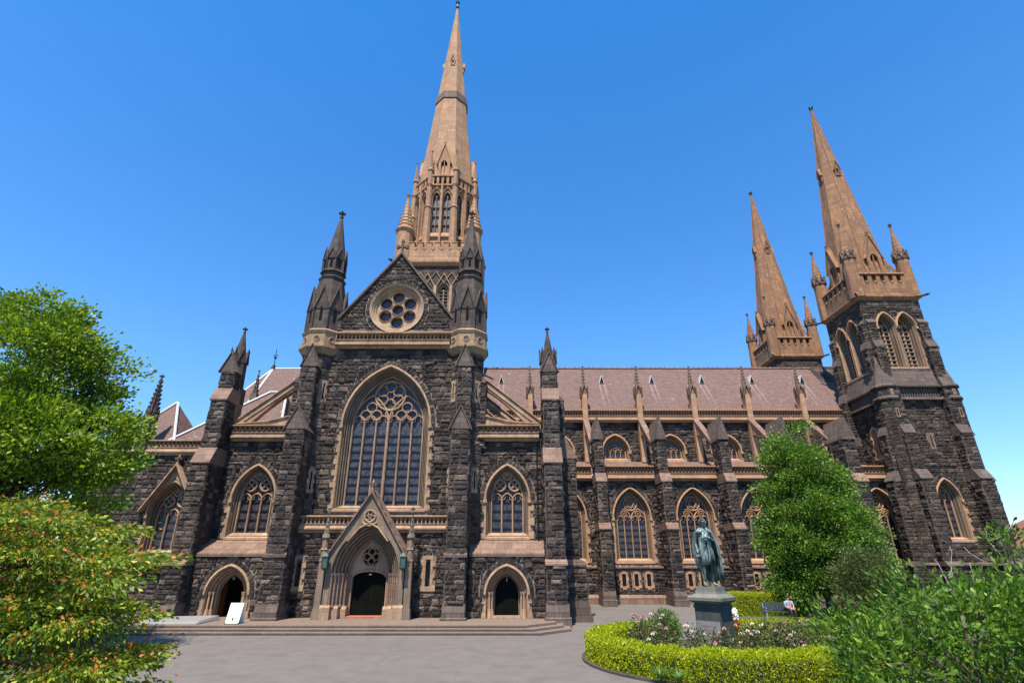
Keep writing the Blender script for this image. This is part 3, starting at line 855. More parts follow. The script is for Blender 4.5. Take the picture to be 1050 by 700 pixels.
mb.build('transept_wall', ['mortar', 'block'], cath)
# rose window
mb = MB()
for r0, r1, d0, d1 in ((1.95, 1.80, -0.15, 0.06), (1.82, 1.68, -0.3, -0.06), (1.70, 1.54, -0.5, -0.2)):
    n = 40
    for i in range(n):
        a0, a1 = 2 * math.pi * i / n, 2 * math.pi * (i + 1) / n
        q = [(r * math.cos(a), rose_z + r * math.sin(a)) for a, r in ((a0, r0), (a1, r0), (a1, r1), (a0, r1))]
        mb.hexa([F0(*p, d0) for p in q] + [F0(q[0][0], q[0][1], d1), F0(q[1][0], q[1][1], d1), F0(q[2][0], q[2][1], d1 - 0.07), F0(q[3][0], q[3][1], d1 - 0.07)])
rose = mb.build('rose_window', 'sand', cath)
mb = MB()
mb.plate(F0, circ(0, rose_z, 1.58, 32), [circ(0, rose_z, 0.40, 16)] + [circ(0.99 * math.cos(a), rose_z + 0.99 * math.sin(a), 0.44, 16) for a in [math.pi / 2 + k * math.pi / 3 for k in range(6)]], -0.58, -0.36)
for k in range(6):
    a = math.pi / 2 + k * math.pi / 3
    mb.bar(F0, circ(0.99 * math.cos(a), rose_z + 0.99 * math.sin(a), 0.465, 14), 0.07, -0.5, -0.30 - 0.003 * k, True)
    for c in range(5):
        b2 = a + 2 * math.pi * c / 5
mb.bar(F0, circ(0, rose_z, 0.43, 14), 0.07, -0.5, -0.27, True)
mb.build('tracery', 'sand', rose)
mb = MB(); mb.plate(F0, circ(0, rose_z, 1.62, 32), [], -0.75, -0.66); mb.build('glass', 'glass', rose)
mb = MB()
n = 46
for i in range(n):
    a0, a1 = 2 * math.pi * (i + 0.1) / n, 2 * math.pi * (i + 0.9) / n
    rr = 2.18 + random.uniform(-0.03, 0.04)
    q = [(r * math.cos(a), rose_z + r * math.sin(a)) for a, r in ((a0, 1.96), (a1, 1.96), (a1, rr), (a0, rr))]
    mb.hexa([F0(*p, -0.2) for p in q] + [F0(*p, -0.03 + random.uniform(-0.015, 0.02)) for p in q])
mb.build('voussoirs', 'block', rose)
# gable coping and cross
mb = MB()
mb.bar(F0, [(-4.35, 18.95), (-3.95, 19.35), (0, 24.6), (3.95, 19.35), (4.35, 18.95)], 0.34, -1.0, 0.12)
mb.fbox(F0, -0.07, 0.07, 24.6, 25.6, -0.12, 0.06); mb.fbox(F0, -0.32, 0.32, 25.08, 25.22, -0.115, 0.055)
for sg in (-1, 1):
    mb.fbox(F0, sg * 0.34 - 0.09, sg * 0.34 + 0.09, 25.02, 25.28, -0.14, 0.08)
mb.fbox(F0, -0.1, 0.1, 25.55, 25.75, -0.14, 0.08)
mb.build('gable_coping', 'weatherdark', cath)
parapet(cath, F0, -3.95, 3.95, 16.95, 18.0, 0.5, 'arches', pitch=0.27)
# string cornice above portal with thick lower wall
Fl = Fr(XT, YT - 0.45)
porch_hole = [(-1.95, 0.35), (-1.95, 2.6), (-1.5, 4.6), (0, 5.0), (1.5, 4.6), (1.95, 2.6), (1.95, 0.35)]
mb = MB()
sl_holes = []
for u in (-4.2, 3.35):
    sl_holes.append([(u - 0.14, 1.95), (u + 0.14, 1.95), (u + 0.14, 3.2), (u, 3.4), (u - 0.14, 3.2)])
mb.plate(Fl, [(-4.9, 0), (-2.0, 0), (-2.0, 4.95), (-4.9, 4.95)], [sl_holes[0]], -0.8, 0)
mb.plate(Fl, [(2.0, 0), (4.9, 0), (4.9, 4.95), (2.0, 4.95)], [sl_holes[1]], -0.8, 0)
mb.fbox(Fl, -1.995, 1.995, 0.3, 4.95, -0.8, -0.35)
mb.m = 1
for ua, ub, uc in ((-4.7, -2.25, -4.2), (2.25, 4.7, 3.35)): rubble(mb, Fl, ua, ub, 0.35, 4.9, 0, [[(uc - 0.33, 1.65), (uc + 0.33, 1.65), (uc + 0.33, 3.65), (uc - 0.33, 3.65)]])
mb.build('lower_wall', ['mortar', 'block'], cath)
parapet(cath, Fl, -4.55, 4.55, 4.98, 5.85, 0.3, 'arches', pitch=0.24)
for k, u in enumerate((-4.2, 3.35)):
    mb = MB()
    for sg in (-1, 1): quoins(mb, Fl, u + sg * 0.14, sg, 1.7, 3.62, -0.1, 0.07, 0.16, 0.30, 0.32)
    mb.fbox(Fl, u - 0.14, u + 0.14, 1.7, 1.95, -0.1, 0.074); mb.fbox(Fl, u - 0.14, u + 0.14, 3.4, 3.62, -0.1, 0.074)
    s_ = mb.build('slit_window', 'sand', cath)
    mb = MB(); mb.fbox(Fl, u - 0.2, u + 0.2, 1.9, 3.5, -0.5, -0.42); mb.build('glass', 'glass', s_)

# ---- porch
Fp = Fr(XT, YT - 1.75)
pm = MB()
oa, oh, ozs, ozb = 1.93, 2.7, 2.6, 0.35
outer = [(-2.2, ozb), (-2.2, 3.55), (0, 6.95), (2.2, 3.55), (2.2, ozb)]
pm.m = 1; pm.plate(Fp, outer, [arch(oa, oh, ozs, ozb + 0.001, 0, 0)[0:0] or arch(oa, oh, ozs, ozb + 0.02, 0, 0)], -0.5, 0)
norder = 6; pm.m = 0
for k in range(norder):
    o = arch(oa, oh, ozs, ozb, 0.15 * k - (0.02 if k else 0), 0); i = arch(oa, oh, ozs, ozb, 0.15 * (k + 1), 0)
    d1 = 0.03 - 0.2 * k; n = len(o)
    pm.m = 1; order_ring(pm, Fp, o, i, d1, 0.2); pm.m = 0
# jamb bases
for sg in (-1, 1):
    for k, (a0, a1, dd) in enumerate(((2.28, 1.72, 0.12), (1.74, 1.36, -0.2), (1.38, 1.02, -0.6))):
        a, b2 = sorted((sg * a0, sg * a1)); pm.fbox(Fp, a, b2, 0.3, 0.95 - 0.06 * k, dd - 0.6, dd)
        pm.profile(Fp, a, b2, [(dd - 0.6, 0.95 - .06 * k), (dd, 0.95 - .06 * k), (dd - 0.1, 1.08 - .06 * k), (dd - 0.6, 1.08 - .06 * k)])
# gable return body (porch is a deep gabled box)
pm.prism([Fp(-2.2, 0.35, -0.5), Fp(-2.2, 3.55, -0.5), Fp(-1.98, 3.85, -0.5), Fp(-1.98, 0.35, -0.5)], Vector((0, 0.8, 0)))
pm.prism([Fp(2.2, 0.35, -0.5), Fp(2.2, 3.55, -0.5), Fp(1.98, 3.85, -0.5), Fp(1.98, 0.35, -0.5)], Vector((0, 0.8, 0)))
pm.prism([Fp(-2.2, 3.55, -0.5), Fp(0, 6.95, -0.5), Fp(2.2, 3.55, -0.5), Fp(1.9, 3.55, -0.5), Fp(0, 6.3, -0.5), Fp(-1.9, 3.55, -0.5)], Vector((0, 1.1, 0)))
porch = pm.build('porch', ['sand', 'sandgrey'], cath)
mb = MB()
mb.bar(Fp, [(-2.42, 3.3), (0, 7.08), (2.42, 3.3)], 0.2, -1.3, 0.16)
for k in range(1, 8):
    t = k / 8
    for sg in (-1, 1): mb.frus(Fp(sg * 2.42 * (1 - t), 0, 0.1).x, Fp(0, 0, 0.1).y, 3.38 + 3.8 * t, 3.5 + 3.8 * t, 0.05, 0.075, 5)
mb.build('gable_coping', 'weather', porch)
mb = MB(); finial(mb, Fp(0, 0).x, Fp(0, 0, 0.02).y, 7.15, 1.0); mb.frus(Fp(0, 0).x, Fp(0, 0).y, 7.0, 7.3, 0.12, 0.16, 8)
mb.build('finial', 'sand', porch)
# gable roundel
mb = MB(); ring_tr(mb, Fp, 0, 5.72, 0.32, 0.0, 0.10, 0.1, 3, 0.13)
mb.bar(Fp, [(-0.42, 5.38), (-0.22, 5.24), (0, 5.2), (0.22, 5.24), (0.42, 5.38)], 0.12, 0.0, 0.09)
mb.bar(Fp, [(-1.15, 4.35), (-0.55, 5.05), (0, 5.36), (0.55, 5.05), (1.15, 4.35)], 0.1, 0.0, 0.11)
mb.build('roundel', 'sand', porch)
mb = MB(); mb.plate(Fp, circ(0, 5.72, 0.3, 16), [], -0.02, 0.012); mb.build('roundel_recess', 'weatherdark', porch)
# colonnettes
for sg in (-1, 1):
    for k in range(5):
        mb = MB(); q = Fp(sg * (oa - 0.15 * k - 0.10), 0, -0.03 - 0.2 * k)
        mb.frus(q.x, q.y, 1.0, 2.5, 0.055, 0.055, 8)
        mb.frus(q.x, q.y, 2.45, 2.68, 0.06, 0.11, 8); mb.frus(q.x, q.y, 0.95, 1.1, 0.1, 0.06, 8)
        mb.build('colonnette', 'weather', porch)
# tympanum and door
Fd = Fr(XT, YT - 1.75 + 1.18)
ia = arch(oa, oh, ozs, ozb, 0.15 * norder - 0.05, 0)
dh = [(-0.98, 0.36), (0.98, 0.36), (0.98, 2.45)] + [(0.98 * math.cos(t), 2.45 + 0.34 * math.sin(t)) for t in [math.pi * k / 10 for k in range(1, 10)]] + [(-0.98, 2.45)]
mb = MB()
mb.plate(Fd, [(-1.3, 0.35), (1.3, 0.35), (1.3, 4.7), (-1.3, 4.7)], [dh, circ(0, 3.55, 0.52, 20)], -0.3, 0.0)
mb.bar(Fd, dh[2:], 0.12, -0.02, 0.08)
ring_tr(mb, Fd, 0, 3.55, 0.54, -0.1, 0.08, 0.12)
for i in range(4):
    an = math.pi / 4 + i * math.pi / 2 + math.pi / 4
    mb.bar(Fd, circ(0.25 * math.cos(an), 3.55 + 0.25 * math.sin(an), 0.2, 12), 0.08, -0.16, -0.02 - 0.003 * i, True)
mb.build('tympanum', 'sand', porch)
mb = MB(); mb.plate(Fd, circ(0, 3.55, 0.56, 20), [], -0.26, -0.2); mb.build('tympanum_glass', 'void', porch)
dm = MB()
for sg in (-1, 1):
    for k in range(6):
        a, b2 = sorted((sg * (0.012 + 0.163 * k), sg * (0.012 + 0.163 * (k + 1) - 0.012)))
        dm.fbox(Fd, a, b2, 0.37, 2.45 + 0.34 * math.sqrt(max(0, 1 - (max(abs(a), abs(b2)) / 0.99) ** 2)), -0.24, -0.2 + 0.004 * (k % 2))
    a, b2 = sorted((sg * 0.03, sg * 0.96)); dm.fbox(Fd, a, b2, 2.3, 2.42, -0.24, -0.17); dm.fbox(Fd, a, b2, 0.4, 0.62, -0.24, -0.17)
dm.fbox(Fd, -1.0, 1.0, 0.36, 2.85, -0.29, -0.245)
door = dm.build('door', 'door', porch)
mb = MB(); mb.fbox(Fd, -0.07, 0.07, 2.56, 2.62, -0.2, -0.16); mb.build('name_plate', 'white', porch)
mb = MB(); mb.fbox(Fd, -1.02, 1.02, 0.35, 0.47, -0.1, 0.55); mb.build('door_step', 'mat', porch)
# side pinnacles
for sg in (-1, 1):
    mb = MB(); q = Fp(sg * 2.45, 0, -0.15)
    mb.frus(q.x, q.y, 0.3, 3.3, 0.26, 0.24, 4, math.pi / 4); mb.frus(q.x, q.y, 3.3, 4.6, 0.2, 0.16, 8)
    mb.frus(q.x, q.y, 4.55, 4.75, 0.24, 0.2, 8); mb.frus(q.x, q.y, 4.75, 5.9, 0.15, 0.02, 8)
    for z in (3.3, 3.9): mb.frus(q.x, q.y, z, z + 0.12, 0.28, 0.2, 4, math.pi / 4)
    crockets(mb, q.x, q.y, 4.8, 5.8, 0.15, 4, 0.07); finial(mb, q.x, q.y, 5.9, 0.6)
    mb.frus(q.x, q.y, 0.3, 0.9, 0.36, 0.3, 4, math.pi / 4)
    mb.build('pinnacle', 'sandgrey', porch)
# lanterns beside the portal
for sg in (-1, 1):
    q = Fp(sg * 2.17, 3.25, 0.34); mb = MB()
    for a in (-1, 1):
        for b2 in (-1, 1): mb.box(q.x + a * 0.14 - 0.02, q.x + a * 0.14 + 0.02, q.y + b2 * 0.14 - 0.02, q.y + b2 * 0.14 + 0.02, q.z - 0.3, q.z + 0.3)
    mb.frus(q.x, q.y, q.z + 0.3, q.z + 0.52, 0.26, 0.05, 4, math.pi / 4); mb.frus(q.x, q.y, q.z - 0.42, q.z - 0.3, 0.08, 0.24, 4, math.pi / 4)
    mb.tube([q + Vector((0, 0, 0.5)), q + Vector((0, 0.1, 0.62)), q + Vector((0, 0.36, 0.6))], 0.02)
    la = mb.build('lantern', 'verdigris', porch)
    mb = MB(); mb.box(q.x - 0.12, q.x + 0.12, q.y - 0.12, q.y + 0.12, q.z - 0.29, q.z + 0.29); mb.build('lamp_glass', 'lampglass', la)

# ---- corner turrets of the transept
def turret(x, y):
    mb = MB()
    mb.m = 2; mb.frus(x, y, 0.3, 16.4, 1.17, 1.17)
    mb.m = 0
    for F, w in octa_faces(x, y, 1.17):
        if F.N.y > 0.3: continue
        wz_ = [[(-0.27, zz - 0.02), (0.27, zz - 0.02), (0.27, zz + 1.52), (-0.27, zz + 1.52)] for zz in (7.2, 13.0)] if F.N.y < -0.5 else []
        rubble(mb, F, -w / 2, w / 2, 0.35, 16.3, 0, wz_, bw=(0.3, 0.6), pmax=0.06)
    mb.m = 1
    mb.frus(x, y, 16.35, 16.75, 1.26, 1.52); mb.frus(x, y, 16.75, 16.95, 1.56, 1.56)
    mb.frus(x, y, 16.95, 17.85, 1.38, 1.38); mb.frus(x, y, 17.8, 18.0, 1.42, 1.50); mb.frus(x, y, 18.0, 18.15, 1.50, 1.34)
    t = mb.build('turret', ['block', 'sandband', 'mortar'], cath)
    mb = MB()
    for F, w in octa_faces(x, y, 1.38):
        if F.N.y > 0.5: continue
        mb.bar(F, circ(0, 17.38, 0.2, 10), 0.07, -0.02, 0.05, True)
    mb.build('band_carving', 'sand', t)
    mb = MB()
    for F, w in octa_faces(x, y, 1.38):
        mb.plate(F, circ(0, 17.38, 0.16, 10), [], -0.05, 0.012)
    mb.build('band_recess', 'weatherdark', t)
    mb = MB()
    mb.frus(x, y, 18.15, 20.3, 1.3, 1.26); mb.frus(x, y, 20.3, 22.3, 1.26, 0.9)
    gablets(mb, x, y, 1.3, 19.7, 21.4, 0.12, 0.12)
    for F, w in octa_faces(x, y, 1.3): mb.bar(F, [(-w / 2, 18.2), (-w / 2, 19.95)], 0.13, -0.1, 0.08)
    mb.frus(x, y, 22.15, 22.5, 0.86, 1.0); mb.frus(x, y, 22.5, 22.65, 1.0, 0.84); mb.frus(x, y, 22.65, 23.0, 0.8, 0.8); mb.frus(x, y, 23.0, 23.15, 0.95, 0.86)
    mb.frus(x, y, 23.1, 24.7, 0.80, 0.74)
    gablets(mb, x, y, 0.82, 24.1, 24.95, 0.09, 0.09)
    for F, w in octa_faces(x, y, 0.82): mb.bar(F, [(-w / 2, 23.1), (-w / 2, 24.3)], 0.1, -0.08, 0.07)
    mb.build('upper_stage', 'dark', t)
    for rr, z0, z1 in ((1.31, 18.8, 19.9), (0.82, 23.4, 24.2)):
        for F, w in octa_faces(x, y, rr):
            if F.N.y > 0.3: continue
            mb = MB(); mb.plate(F, arch(0.09, 0.2, z1 - 0.2, z0, 0, 0, 4), [], -0.05, 0.015 if rr < 1 else 0.012)
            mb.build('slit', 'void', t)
    mb = MB(); mb.frus(x, y, 24.65, 28.1, 0.70, 0.10); mb.build('spirelet', 'dark', t)
    mb = MB(); finial(mb, x, y, 28.1, 1.15); mb.build('finial', 'dark', t)
    for zz in (7.2, 13.0):
        for F, w in octa_faces(x, y, 1.17):
            if F.N.y < -0.5:
                mb = MB()
                for s2 in (-1, 1): quoins(mb, F, s2 * 0.06, s2, zz, zz + 1.5, -0.1, 0.05, 0.1, 0.2, 0.3)
                mb.fbox(F, -0.06, 0.06, zz, zz + 0.2, -0.1, 0.055); mb.fbox(F, -0.06, 0.06, zz + 1.3, zz + 1.5, -0.1, 0.055)
                mb.build('slit_window', 'sand', t)
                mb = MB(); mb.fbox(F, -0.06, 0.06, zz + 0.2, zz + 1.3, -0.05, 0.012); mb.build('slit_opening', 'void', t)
    return t
for sg in (-1, 1):
    x = XT + sg * 5.12
    turret(x, YT + 0.55)
    # front buttress in two stages with gablets
    Fb = Fr(x, YT)
    b1 = buttress(cath, Fb.shift(-0.05 * sg), 0, 1.08, [(10.8, 2.0, 0)], 0.0, 'gablet', wmat='weatherdark', caph=1.4)
    b2_ = buttress(cath, Fb, 0, 0.88, [(15.2, 1.15, 0)], 10.0, 'gablet', plinth=False, caph=1.5)
    # outward facing buttress above the aisle
    Fs = Fr(x + sg * 0.4, YT + 0.6, (0, sg), (sg, 0))
    buttress(cath, Fs, 0, 1.0, [(14.6, 0.95, 0)], 10.0, 'slope', plinth=False, caph=1.1, capmat='weatherdark')

# ---- aisle bays
def aisle_bay(sg):
    F = Fr(XT + sg * 7.95, YT + 0.3)
    hole, w = gothic_window(cath, F, 0, 4.75, 6.9, 1.32, 2.05, 'three', orders=3, ow=0.10, od=0.11, glass='glassblue' if sg > 0 else 'glass')
    mb = MB(); mb.plate(F, [(-2.2, 3.0), (2.2, 3.0), (2.2, 10.7), (-2.2, 10.7)], [hole], -0.9, 0); mb.m = 1; rubble(mb, F, -2.2, 2.2, 4.3, 10.55, 0, [hole]); mb.build('aisle_wall', ['mortar', 'block'], cath)
    Fa = F.shift(0, 1.15)
    # lower thick wall with door
    dh_ = arch(1.2, 1.5, 1.55, 0.3, 0, 0)
    mb = MB(); mb.plate(Fa, [(-2.2, 0.3), (2.2, 0.3), (2.2, 3.6), (-2.2, 3.6)], [arch(1.2, 1.5, 1.55, 0.301, 0, 0)], -1.1, 0)
    mb.m = 1; rubble(mb, Fa, -2.2, 2.2, 0.35, 3.55, 0, [[(-1.36, 0.3), (-1.36, 1.55)] + arch(1.2, 1.5, 1.55, 1.5, -0.38, 0, bottom=False) + [(1.36, 1.55), (1.36, 0.3)]])
    mb.build('lower_wall', ['mortar', 'block'], cath)
    mb = MB(); mb.profile(Fa, -2.2, 2.2, [(-1.2, 3.55), (0.14, 3.55), (0.14, 3.72), (0.02, 3.78), (-1.14, 4.5), (-1.2, 4.5)]); mb.build('weathering', 'weather', cath)
    # door surround
    pm = MB()
    for k in range(4):
        o = arch(1.2, 1.5, 1.55, 0.3, 0.13 * k - (0.02 if k else 0), 0); i = arch(1.2, 1.5, 1.55, 0.3, 0.13 * (k + 1), 0); d1 = 0.03 - 0.16 * k; n = len(o)
        order_ring(pm, Fa, o, i, d1, 0.16)
    o = arch(1.2, 1.5, 1.55, 1.5, -0.12, 0, bottom=False); i = arch(1.2, 1.5, 1.55, 1.5, 0, 0, bottom=False)
    for j in range(len(o) - 1):
        pm.hexa([Fa(*o[j], -0.02), Fa(*o[j + 1], -0.02), Fa(*i[j + 1], -0.02), Fa(*i[j], -0.02), Fa(*o[j], 0.1), Fa(*o[j + 1], 0.1), Fa(*i[j + 1], 0.14), Fa(*i[j], 0.14)])
    for s2 in (-1, 1):
        quoins(pm, Fa, s2 * 1.2, s2, 0.35, 1.2, -0.05, 0.075, 0.1, 0.25)
        q = Fa(s2 * 0.98, 0, -0.05); pm.frus(q.x, q.y, 0.75, 1.6, 0.05, 0.05, 8); pm.frus(q.x, q.y, 1.5, 1.68, 0.06, 0.1, 8); pm.frus(q.x, q.y, 0.35, 0.8, 0.14, 0.09, 8)
        q = Fa(s2 * 0.84, 0, -0.2); pm.frus(q.x, q.y, 0.75, 1.6, 0.05, 0.05, 8); pm.frus(q.x, q.y, 1.5, 1.68, 0.06, 0.1, 8); pm.frus(q.x, q.y, 0.35, 0.8, 0.14, 0.09, 8)
    surr = pm.build('doorway', 'sand', cath)
    vm = MB(); voussoirs(vm, Fa, 1.2, 1.5, 1.55, 0.14, 0.36, -0.05, 0.085, 0); vm.build('voussoirs', 'block', surr)
    if sg > 0:
        dm = MB()
        for k in range(8):
            u = -0.72 + 0.18 * k
            dm.fbox(Fa, u + 0.006, u + 0.174, 0.36, 2.75, -0.72, -0.66 + 0.004 * (k % 2))
        dm.fbox(Fa, -0.78, 0.78, 0.34, 2.95, -0.80, -0.725)
        dm.build('door', 'door', surr)
        mb = MB(); mb.fbox(Fa, -0.02, 0.02, 2.32, 2.5, -0.64, -0.58); mb.frus(Fa(0, 0, -0.6).x, Fa(0, 0, -0.6).y, 2.2, 2.34, 0.04, 0.06, 8); mb.build('door_lamp', 'plaque', surr)
        mb = MB(); mb.fbox(Fa, -0.78, 0.78, 0.33, 0.47, -0.5, 0.1); mb.build('door_step', 'sand', surr)
    else:
        mb = MB(); mb.fbox(Fa, -1.2, 1.2, 0.3, 3.1, -2.6, -2.5); mb.fbox(Fa, -1.25, -1.2, 0.3, 3.1, -2.5, -0.66); mb.fbox(Fa, 1.2, 1.25, 0.3, 3.1, -2.5, -0.66); mb.fbox(Fa, -1.2, 1.2, 3.1, 3.15, -2.5, -0.66)
        mb.build('interior', 'void', surr)
        mb = MB(); mb.fbox(Fa, 0.2, 0.72, 0.36, 2.6, -1.6, -1.54); mb.fbox(Fa, -0.72, -0.67, 0.36, 2.4, -1.4, -0.68); mb.build('door', M['wooddoor'], surr)
        mb = MB(); mb.fbox(Fa, -0.05, 0.05, 2.3, 2.45, -0.6, -0.5); mb.build('door_lamp', 'plaque', surr)
    # parapet and sloping coping
    parapet(cath, F, -2.05, 2.05, 10.6, 11.55, 0.45, 'zig')
    mb = MB()
    x0, x1 = (-2.1, 2.1)
    hi, lo = 12.3, 11.56
    pts = [(x0 * sg, lo - 0.02), (x0 * sg, hi), (x1 * sg, lo)] if sg > 0 else [(-x0, lo - 0.02), (-x0, hi), (-x1, lo)]
    mb.plate(F, pts, [], -0.3, 0.1)
    mb.bar(F, [(sg * x0, hi + 0.03), (0.0, (hi + lo) / 2 - 0.12), (sg * x1, lo + 0.08)], 0.16, -0.35, 0.2)
    mb.build('raking_coping', 'sand', cath)
    # flying arches, front one and three behind
    for k in range(3):
        G_ = F.shift(0, -0.1 - 4.6 * k)
        top = [(sg * -2.3, 15.3), (sg * 2.2, 11.75)]
        und = []
        for i in range(9):
            t = i / 8; an = t * math.pi / 2
            und.append((sg * (-2.3 + 3.75 * math.sin(an) ** 1.0), 11.6 + 2.6 * (1 - (1 - math.cos(an)) ** 0.9)))
        und = [(sg * (-2.3 + 3.7 * t ** 0.92), 14.35 - 2.85 * (t ** 1.35)) for t in [i / 8 for i in range(9)]]
        pts = [top[0]] + und + [(sg * 2.2, 11.3), top[1]]
        mb = MB(); mb.plate(G_, pts, [], -0.45, 0)
        mb.bar(G_, [(sg * -2.3, 15.42), (sg * 2.25, 11.83)], 0.2, -0.5, 0.1)
        mb.bar(G_, [(sg * -2.3, 14.95), (sg * 1.6, 11.9)], 0.1, -0.02, 0.07)
        mb.build('flying_arch', ['sand'], cath)
    # lean-to roof behind
    mb = MB(); y0, y1 = YT + 0.8, YT + 14.5
    xi, xo = XT + sg * 5.2, XT + sg * 10.3
    mb.hexa([(xi, y0, 12.2), (xo, y0, 11.0), (xo, y1, 11.0), (xi, y1, 12.2), (xi, y0, 12.35), (xo, y0, 11.15), (xo, y1, 11.15), (xi, y1, 12.35)])
    mb.build('aisle_roof', 'slate', cath)
    # outer wall
    mb = MB(); xw = XT + sg * 10.3
    mb.box(min(xw, xw - sg * 0.8), max(xw, xw - sg * 0.8), YT + 1.2, YT + 15, 0, 11.0); mb.build('side_wall', 'rock', cath)
    # small window-like openings seen under the arch: clerestory wall of the transept
    # outer buttress with pinnacle
    Fo = Fr(XT + sg * 10.75, YT + 0.3)
    b = buttress(cath, Fo, 0, 1.1, [(3.15, 2.15, 0.25), (8.9, 1.75, 0.95), (13.0, 1.25, 0.85), (15.0, 0.85, 0)], 0, 'gablet', caph=1.35)
    q = Fo(0, 0, -0.1)
    mb = MB(); mb.frus(q.x, q.y, 14.2, 16.2, 0.62, 0.56)
    gablets(mb, q.x, q.y, 0.58, 15.9, 16.8, 0.08, 0.08); mb.frus(q.x, q.y, 16.0, 18.3, 0.5, 0.06)
    finial(mb, q.x, q.y, 18.25, 0.75); mb.build('pinnacle', 'dark', b)
    # side buttress facing outward
    Fs = Fr(XT + sg * 10.9, YT + 1.5, (0, sg), (sg, 0))
    buttress(cath, Fs, 0, 1.15, [(3.15, 1.85, 0.25), (9.6, 1.5, 1.3), (13.5, 0.85, 0)], 0, 'slope', caph=1.0)
m_, t_, b_ = new_mat('brown_door_wood'); b_.inputs['Base Color'].default_value = (0.12, 0.04, 0.015, 1); M['wooddoor'] = m_
for sg in (-1, 1): aisle_bay(sg)
# string course running round the transept front above the doors
mb = MB()
for sg in (-1, 1):
    Fb = Fr(XT + sg * 5.07, YT - 2.0)
    mb.profile(Fb, -0.66, 0.66, [(0.0, 3.5), (0.12, 3.5), (0.12, 3.62), (0.0, 3.75)])
mb.build('string_course', 'weatherdark', cath)

# transept body: clerestory walls and roof
mb = MB()
mb.box(XT - 5.0, XT - 4.0, YT + 1.0, 53.5, 0, 17.0); mb.box(XT + 4.0, XT + 5.0, YT + 1.0, 53.5, 0, 17.0)
mb.build('clerestory_wall', 'rock', cath)
mb = MB()
mb.prism([(XT - 5.2, YT + 0.9, 17.2), (XT, YT + 0.9, 24.0), (XT + 5.2, YT + 0.9, 17.2)], (0, 20, 0))
mb.build('transept_roof', 'slate', cath)

# ---- steps and platform
mb = MB()
def stair(mb, x0, x1, y0, y1, z0, z1, ch=1.6):
    mb.prism([(x0, y1, z0), (x0, y0, z0), (x1 - ch, y0, z0), (x1, y0 + ch, z0), (x1, y1, z0)], (0, 0, z1 - z0))
stair(mb, XT - 13.4, XT + 11.3, 28.9, 35, 0, 0.12); mb.m = 0
stair(mb, XT - 13.1, XT + 10.95, 29.3, 35, 0.1, 0.235)
stair(mb, XT - 12.8, XT + 10.6, 29.7, 35, 0.2, 0.35)
o = mb.build('entrance_steps', 'step', cath)
mb = MB()
for k in range(3):
    mb.box(XT - 13.4 + .3 * k, XT + 9.7 - .35 * k, 28.892 + 0.4 * k, 28.9 + 0.4 * k, 0.115 * k + 0.005, 0.115 * k + 0.075)
mb.build('risers', 'stepdark', o)

# ---------------------------------------------------------------- NAVE
YA, YC, YN = 49.0, 53.2, 58.4
BAY = 5.62
XB0 = 7.75
bx = [XB0 + BAY * k for k in range(5)]
wx = [10.6 + BAY * k for k in range(4)] + [32.75]
FA = Fr(0, YA)
holes = []
for k, u in enumerate([4.9] + wx):
    h_, w_ = gothic_window(cath, FA, u, 3.35, 6.85, 1.60, 2.5, 'four', orders=3, ow=0.10, od=0.12, sand='sandwarm', rock='rock')
    holes.append(h_)
mb = MB(); mb.plate(FA, [(1.5, 0), (36.0, 0), (36.0, 10.1), (1.5, 10.1)], holes, -0.9, 0)
mb.m = 1
sw_ = [[(wx[k] + j * 1.05 - 0.05 - 0.36, 1.05), (wx[k] + j * 1.05 - 0.05 + 0.36, 1.05), (wx[k] + j * 1.05 - 0.05 + 0.36, 2.55), (wx[k] + j * 1.05 - 0.05 - 0.36, 2.55)] for k in range(4) for j in (-1, 0, 1)]
rubble(mb, FA, 3.4, 34.6, 0.7, 10.05, 0, holes + sw_)
mb.build('aisle_wall', ['mortar', 'block'], cath)
mb = MB()
mb.profile(FA, 1.5, 36, [(-0.1, 2.75), (0.16, 2.75), (0.16, 2.87), (0.0, 3.02), (-0.1, 3.02)])
mb.profile(FA, 1.5, 36, [(-0.1, 0), (0.28, 0), (0.28, 0.5), (0.02, 0.75), (-0.1, 0.75)])
mb.build('plinth', 'weather', cath)
for k in range(4):
    for j in (-1, 0, 1):
        u = wx[k] + j * 1.05 - 0.05
        mb = MB()
        for sg in (-1, 1): quoins(mb, FA, u + sg * 0.17, sg, 1.2, 2.45, -0.1, 0.07, 0.13, 0.2, 0.3)
        mb.fbox(FA, u - 0.17, u + 0.17, 1.1, 1.35, -0.1, 0.078); mb.fbox(FA, u - 0.17, u + 0.17, 2.3, 2.5, -0.1, 0.078)
        s_ = mb.build('small_window', 'sandwarm', cath)
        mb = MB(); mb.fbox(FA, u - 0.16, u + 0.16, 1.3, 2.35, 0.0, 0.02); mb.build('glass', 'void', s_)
segs = [3.6] + bx
for k in range(len(segs)):
    a = segs[k] + 0.55; b2 = segs[k + 1] - 0.55 if k + 1 < len(segs) else 34.6
    if b2 > a: parapet(cath, FA, a, b2, 10.1, 11.35, 0.5, 'zig', 'sandwarm', pitch=0.3)
for k, u in enumerate(bx):
    big = k == 4
    b = buttress(cath, FA, u, 0.86 if not big else 1.15, [(5.8, 2.6, 0.5), (9.7, 2.25, 0.75), (13.4, 1.8, 0)], 0, 'saddle', caph=2.1, capmat='weatherdark')
# aisle roof
mb = MB()
mb.hexa([(1.5, YA + 0.4, 10.7), (34.4, YA + 0.4, 10.7), (34.4, YC, 12.3), (1.5, YC, 12.3), (1.5, YA + 0.4, 10.85), (34.4, YA + 0.4, 10.85), (34.4, YC, 12.45), (1.5, YC, 12.45)])
mb.build('aisle_roof', 'slate', cath)
